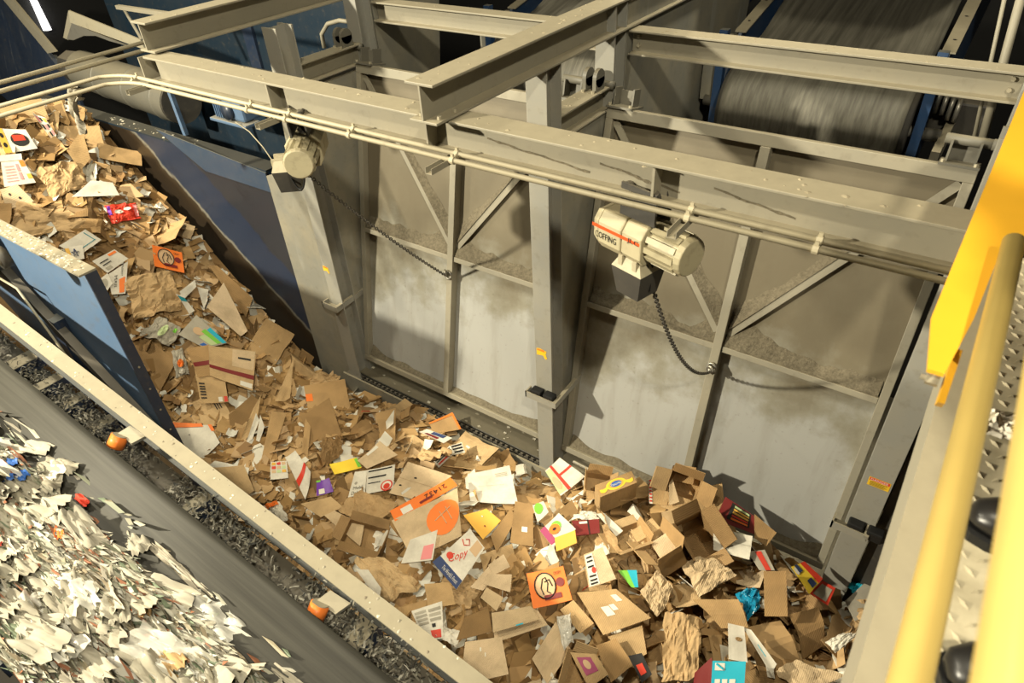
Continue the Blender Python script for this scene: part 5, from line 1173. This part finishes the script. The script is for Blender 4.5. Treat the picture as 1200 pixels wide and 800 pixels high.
piece('fruit_carton', [(624, 592), (637, 587), (643, 600), (630, 612)], Wb, 'small carton with a green fruit', 'carton', decals=[('oval', 'green_print', (.4, .35, .35, .35))], lift=.17)
piece('fruit_carton', [(639, 552), (656, 536), (686, 558), (657, 581)], Wb, 'white and red carton with green sides at the foot of the middle column', 'carton', decals=[('rect', 'red_print', (.3, .0, .42, 1)), ('rect', 'red_print', (.42, .4, 1., .48)), ('rect', 'pale_green_print', (0, .05, .28, .95)), ('oval', 'tan_print', (.14, .6, .12, .25), .006)], lift=.20, lean=.5)
piece('dark_red_carton', [(670, 610), (702, 608), (703, 624), (675, 628)], 'dark_red_print', 'dark red carton under a crushed white lid', 'carton', decals=[('rect', 'paper_label', (.25, .1, .55, .25)), ('rect', 'ink_black', (.55, 0, .6, 1))], lift=.16)
piece('crushed_white_carton', [(668, 607), (680, 597), (700, 600), (702, 609)], Wb, 'crushed white lid on the dark red carton', 'lid', 'crumple', amp=.12, lift=.18)
piece('white_strip', [(699, 602), (708, 601), (730, 622), (722, 628)], Wb, 'long white carton strip beside the dark red carton', 'carton', lift=.17)
piece('dark_cardboard', [(655, 598), (670, 585), (678, 600), (666, 610)], 'kraft_dark', 'brown flap left of the crushed white lid', 'cardboard', lift=.16)
piece('manila_pack', [(650, 630), (674, 621), (676, 636), (652, 646)], 'gold_print', 'ochre paper corner below the papaya carton', 'paper', lift=.2)
piece('clear_bag', [(652, 722), (668, 716), (672, 752), (660, 762)], 'clear_film', 'clear wrinkled plastic bag in the lower middle', 'bag', 'crumple', amp=.12, th=.001, lift=.19)
piece('pleated_board', [(622, 770), (650, 726), (668, 760), (640, 800)], 'kraft_pale', 'pleated tan board at the bottom edge', 'cardboard', 'fold', amp=.12, lift=.13)
piece('stamp_box', [(668, 764), (698, 766), (713, 790), (690, 806)], K, 'brown box with a purple square stamp at the bottom edge', 'box', decals=[('rect', 'magenta_print', (.15, .15, .72, .7)), ('oval', 'tan_print', (.42, .4, .14, .16), .006)], lift=.2)
piece('black_carton', [(736, 768), (752, 765), (764, 790), (752, 800)], 'ink_black', 'black carton with a red patch at the bottom edge', 'carton', decals=[('rect', 'red_print', (.2, .4, .7, .8))], lift=.17)
piece('bent_cardboard', [(698, 756), (722, 748), (742, 778), (716, 800)], K, 'brown slotted panel right of the purple stamp box', 'box', lift=.15)
piece('crumpled_kraft_paper', [(750, 690), (772, 666), (790, 690), (770, 724)], 'kraft_pale', 'pale crumpled kraft paper right of the wide flat box', 'paper', 'crumple', amp=.16, th=.002, lift=.16)
piece('cardboard_flap', [(762, 636), (784, 622), (800, 650), (780, 664)], 'kraft_pale', 'tan panel with black marks right of the long white strip', 'cardboard', lift=.18)
# right
piece('white_label_panel', [(775, 600), (795, 594), (800, 622), (780, 632)], 'kraft_paper', 'wrinkled tan panel with a shipping label', 'cardboard', decals=[('rect', 'paper_label', (.7, .3, 1, .7))], lift=.16)
piece('red_edge_box', [(760, 562), (784, 562), (782, 592), (761, 590)], K, 'brown box side with a red and white striped edge', 'box', decals=[('rect', 'paper_label', (0, 0, .17, 1))] + [('rect', 'red_print', (.02, .02 + k * .14, .15, .09 + k * .14), .006) for k in range(7)], lift=.18, lean=.5)
piece('box_side', [(786, 562), (800, 545), (816, 548), (812, 568)], K, 'upright open box side standing before the right door', 'box', lift=.26, lean=.5)
piece('box_side', [(784, 566), (788, 560), (796, 588), (784, 592)], 'kraft_pale', 'narrow side of the upright open box', 'box', lift=.22, lean=.6)
piece('cardboard_flap', [(816, 572), (846, 566), (850, 600), (806, 604)], K, 'brown arched panel behind the beer case', 'cardboard', lift=.17, lean=.4, amp=.1)
piece('beer_case', [(838, 608), (850, 582), (886, 606), (884, 626)], 'dark_red_print', 'dark red drink case with coloured bottle pictures', 'box', decals=[('rect', 'ink_black', (.2, .25, .95, .85))] + [('rect', ('orange_print', 'red_print', 'gold_print', 'gold_print', 'pale_green_print')[k], (.24 + k * .14, .35, .33 + k * .14, .8), .006) for k in range(5)], lift=.22, lean=.45)
piece('beer_case_end', [(836, 618), (882, 628), (878, 656), (836, 644)], Wb, 'white end flaps of the dark red drink case', 'carton', decals=[('rect', 'grey_board', (.3, .55, .4, .8)), ('rect', 'grey_board', (0, .44, 1, .46))], lift=.24, lean=.55)
piece('cardboard_flap', [(884, 602), (910, 624), (898, 640), (884, 630)], K, 'pointed brown flap right of the drink case', 'cardboard', lift=.20, lean=.4)
piece('red_print_carton', [(876, 646), (896, 644), (908, 668), (890, 668)], 'grey_board', 'grey carton with a red printed block', 'carton', decals=[('rect', 'red_print', (.4, .05, .75, 1))], lift=.18)
piece('crumpled_kraft_paper', [(796, 656), (836, 652), (864, 672), (820, 698)], 'kraft_pale', 'big crumpled tan paper below the drink case', 'paper', 'crumple', amp=.12, th=.002, lift=.17)
piece('cracker_box', [(927, 664), (942, 658), (964, 678), (948, 696)], 'yellow_print', 'yellow snack box with red and blue print near the right column', 'box', decals=[('rect', 'red_print', (.7, 0, 1, 1)), ('rect', 'navy_print', (.2, .0, .45, .3), .005), ('rect', 'navy_print', (.3, .65, .6, .95), .005), ('oval', 'paper_label', (.12, .2, .12, .14), .005)], lift=.18)
piece('cracker_box_end', [(948, 695), (964, 680), (979, 689), (970, 709)], 'red_print', 'torn red end of the yellow snack box', 'box', decals=[('rect', 'grey_board', (.1, .12, .82, .85))], lift=.18, lean=.45)
piece('cardboard_flap', [(895, 669), (921, 669), (923, 722), (896, 722)], K, 'upright smooth brown panel left of the snack box', 'cardboard', lift=.22, amp=.02)
piece('blue_film', [(864, 694), (886, 687), (894, 702), (878, 726)], 'blue_film', 'crumpled blue plastic film left of the upright smooth panel', 'bag', 'crumple', amp=.25, th=.001, lift=.15)
piece('kraft_box', [(812, 700), (866, 700), (878, 734), (846, 734)], K, 'brown torn box with hollow folds below the big crumpled paper', 'box', 'fold', amp=.10, lift=.16)
piece('white_carton', [(853, 730), (872, 734), (876, 776), (854, 772)], Wb, 'left half of a dirty white carton', 'carton', lift=.18, decals=[('oval', 'kraft_dark', (.6, .4, .2, .06))])
piece('white_carton', [(870, 734), (880, 738), (910, 778), (904, 790)], Wb, 'right half of a dirty white carton with faint blue print', 'carton', lift=.18, decals=[('rect', 'cyan_print', (.5, .4, .58, .7))])
piece('cyan_box', [(835, 774), (874, 775), (872, 806), (833, 806)], 'cyan_print', 'bright cyan box with a white arrow at the bottom edge', 'box', decals=[('rect', 'paper_label', (.08, .08, .38, .36)), ('line', 'cyan_print', [(.12, .12), (.34, .32)], .006, .006), ('rect', 'paper_label', (.1, .68, .26, .84)), ('rect', 'paper_label', (.32, .68, .48, .84)), ('rect', 'paper_label', (.54, .68, .72, .84))], lift=.22)
piece('red_carton', [(814, 788), (834, 770), (836, 800), (812, 804)], 'dark_red_print', 'dark red carton left of the cyan box', 'carton', lift=.18)
piece('crumpled_kraft_paper', [(778, 716), (818, 720), (822, 790), (776, 800)], 'kraft_paper', 'tall brown paper bag with pale handle at the bottom', 'bag', 'crumple', amp=.10, th=.002, lift=.18)
piece('crumpled_kraft_paper', [(908, 786), (934, 772), (990, 792), (940, 812)], 'kraft_pale', 'pale torn board at the bottom right', 'cardboard', 'crumple', amp=.06, lift=.14)
piece('purple_board', [(990, 704), (1012, 684), (1036, 682), (1008, 740)], 'grey_board', 'grey purple board beside the walkway edge', 'cardboard', lift=.16)
piece('cyan_film', [(992, 684), (1010, 676), (1030, 680), (1002, 694)], 'cyan_print', 'cyan plastic film beside the right column', 'bag', 'crumple', amp=.2, lift=.18, th=.001)
piece('green_pack', [(1004, 672), (1016, 664), (1034, 668), (1026, 682)], 'green_print', 'green foil pack beside the walkway edge', 'bag', 'crumple', amp=.2, lift=.2, th=.001)
piece('small_tray', [(1020, 648), (1030, 640), (1042, 648), (1034, 672)], 'grey_board', 'grey paper tray leaning by the walkway edge', 'tray', lift=.22)
piece('white_rag', [(968, 750), (990, 740), (1006, 742), (980, 764)], Wb, 'white torn bag beside the walkway edge', 'bag', 'crumple', amp=.12, lift=.16)
piece('folded_cardboard', [(850, 738), (918, 724), (940, 770), (906, 790)], 'kraft_paper', 'bent brown panels right of the dirty white carton', 'cardboard', 'fold', amp=.12, lift=.12)
piece('dark_cardboard', [(928, 716), (962, 708), (970, 752), (944, 770)], 'kraft_dark', 'dark rolled board below the snack box', 'cardboard', 'fold', amp=.2, lift=.14)
# fruit box: closed carton with printed top
def fruit_box():
    top = [(697, 569), (740, 552), (758, 563), (703, 583)]
    c = hit(730, 585); zt = c.z + .27
    T = [AZ(*p, zt) for p in top]; u = T[1] - T[0]; v = T[3] - T[0]
    T[2] = T[1] + (T[3] - T[0]); 
    e = empty('fruit_box', (T[0].x, T[0].y, zt - .2), 'brown banana box with a yellow and blue fruit emblem on top', 'box'); o0 = e.location.copy()
    MB().hexa([T[3] - o0 - Vector((0, 0, .2)), T[2] - o0 - Vector((0, 0, .2)), T[1] - o0 - Vector((0, 0, .2)), T[0] - o0 - Vector((0, 0, .2)), T[3] - o0, T[2] - o0, T[1] - o0, T[0] - o0]).build('body', 'kraft', e, bevel=.006)
    lid = MB(); g = Vector((0, 0, .004)); lid.hexa([T[3] - o0, T[2] - o0, T[1] - o0, T[0] - o0, T[3] - o0 + g, T[2] - o0 + g, T[1] - o0 + g, T[0] - o0 + g]); lo = lid.build('lid', 'kraft', e)
    def f2(a, b_, h): return T[0] - o0 + u * a + v * b_ + Vector((0, 0, .006 + h))
    def oval(a, b_, ra, rb, mat, h, n=24):
        MB().add([f2(a + ra * math.cos(2 * math.pi * k / n), b_ + rb * math.sin(2 * math.pi * k / n), h) for k in range(n)], [tuple(range(n))[::-1]]).build('printed_shape', mat, lo)
    oval(.5, .5, .26, .40, 'yellow_print', .000); oval(.5, .5, .20, .30, 'gold_print', .001); oval(.5, .5, .15, .22, 'blue_print', .002)
    t = MB(); text_on(t, 'Favorita', lambda a, b_: f2(.5 + a * .26, .5 - b_ * .22, .004)); t.build('lettering', 'paper_label', lo)
    for s in (-1, 1):
        n = 9; up_ = [f2(.5 + s * (.22 + .22 * k / n), .55 + .28 * math.sin(k / n * 2.6) * .8 + .05, .001) for k in range(n + 1)]; dn = [f2(.5 + s * (.22 + .22 * k / n), .55 + .28 * math.sin(k / n * 2.6) * .4 - .12, .001) for k in range(n, -1, -1)]
        MB().add(up_ + dn, [tuple(range(2 * n + 2))]).build('printed_shape', 'yellow_print', lo)
    SPOTS.append((T[0].copy(), .3))
fruit_box()
def placed_box(px, py, lwd, yaw, tilt, mat, label, lift=.05):
    global rnd
    c = hit(px, py); e = empty('open_box', c + Vector((0, 0, lift)), label, 'box', None, (R_(tilt[0]), R_(tilt[1]), R_(yaw)))
    for n, me in carton(*lwd, mat): inst(me, n, e)
rnd = random.Random(91)
placed_box(698, 577, (.2, .16, .12), 30, (20, 10), 'kraft', 'small open brown box left of the banana box', .06)
placed_box(800, 575, (.24, .18, .16), 12, (55, 8), 'kraft', 'open brown box tipped against the right door', .12)
placed_box(778, 660, (.30, .2, .12), -35, (15, -20), 'kraft', 'open brown box with dark inside right of the teal carton', .06)
placed_box(815, 640, (.30, .22, .14), -30, (10, 18), 'kraft_dark', 'open dark brown box left of the drink case', .06)
placed_box(430, 636, (.34, .2, .10), 20, (10, 8), 'kraft_dark', 'flattened dark brown box near the pale rail', .03)
# ---------------------------------------- unmarked cardboard: one object each
rnd = random.Random(123)
cells = []
for i in range(46):
    for j in range(10):
        x = -9.2 + i * .222 + rnd.uniform(-.1, .1); y = 1.34 + j * .218 + rnd.uniform(-.09, .09)
        if x < -4.6 and y < 1.66: continue
        if y > 3.42 or x > .95 or x < -8.45: continue
        cells.append((x, y))
rnd.shuffle(cells)
order = ['flat'] * 7 + ['fold'] * 8 + ['dark'] * 4 + ['pale'] * 4 + ['crumple'] * 6 + ['white'] * 6 + ['paper'] * 5 + ['box'] * 1
cells = cells[:330]
for x, y in cells:
    k = rnd.choice(order); n = Hn(x, y); p = Vector((x, y, H(x, y)))
    near = any((p - c).length < s * .9 + .12 for c, s in SPOTS)
    if near and k in ('box', 'paper', 'white', 'crumple'): k = 'flat'
    tl = .16 if near else .30
    n = (n + Vector((rnd.gauss(0, tl), rnd.gauss(-.08, tl), 0))).normalized()
    q = n.to_track_quat('Z', 'Y').to_matrix() @ Matrix.Rotation(rnd.uniform(0, 6.28), 3, 'Z')
    lift = rnd.uniform(-.09, -.02) if near else rnd.uniform(.0, .07)
    lab, cat = KL[k]; lab = lab + ' ' + zone(x, y)
    if k == 'box':
        parts = rnd.choice(BOX); e = empty('open_box', p + Vector((0, 0, lift)), lab, cat, 'loose boxes in the pile'); e.rotation_euler = q.to_euler()
        for nm, me in parts: inst(me, nm, e)
    else:
        nm, ms = G[k]; o = inst(rnd.choice(ms), nm); s = rnd.uniform(.75, 1.15) * (.85 if near else 1.)
        o.matrix_world = Matrix.Translation(p + Vector((0, 0, lift))) @ q.to_4x4() @ Matrix.Scale(s, 4); tag(o, lab, cat, KL[k][0] + ' pieces ' + zone(x, y))
        if not near and o.data.name in LAB and k not in ('white',) and rnd.random() < .34:
            nm2, me2 = rnd.choice(LAB[o.data.name]); inst(me2, nm2, o)
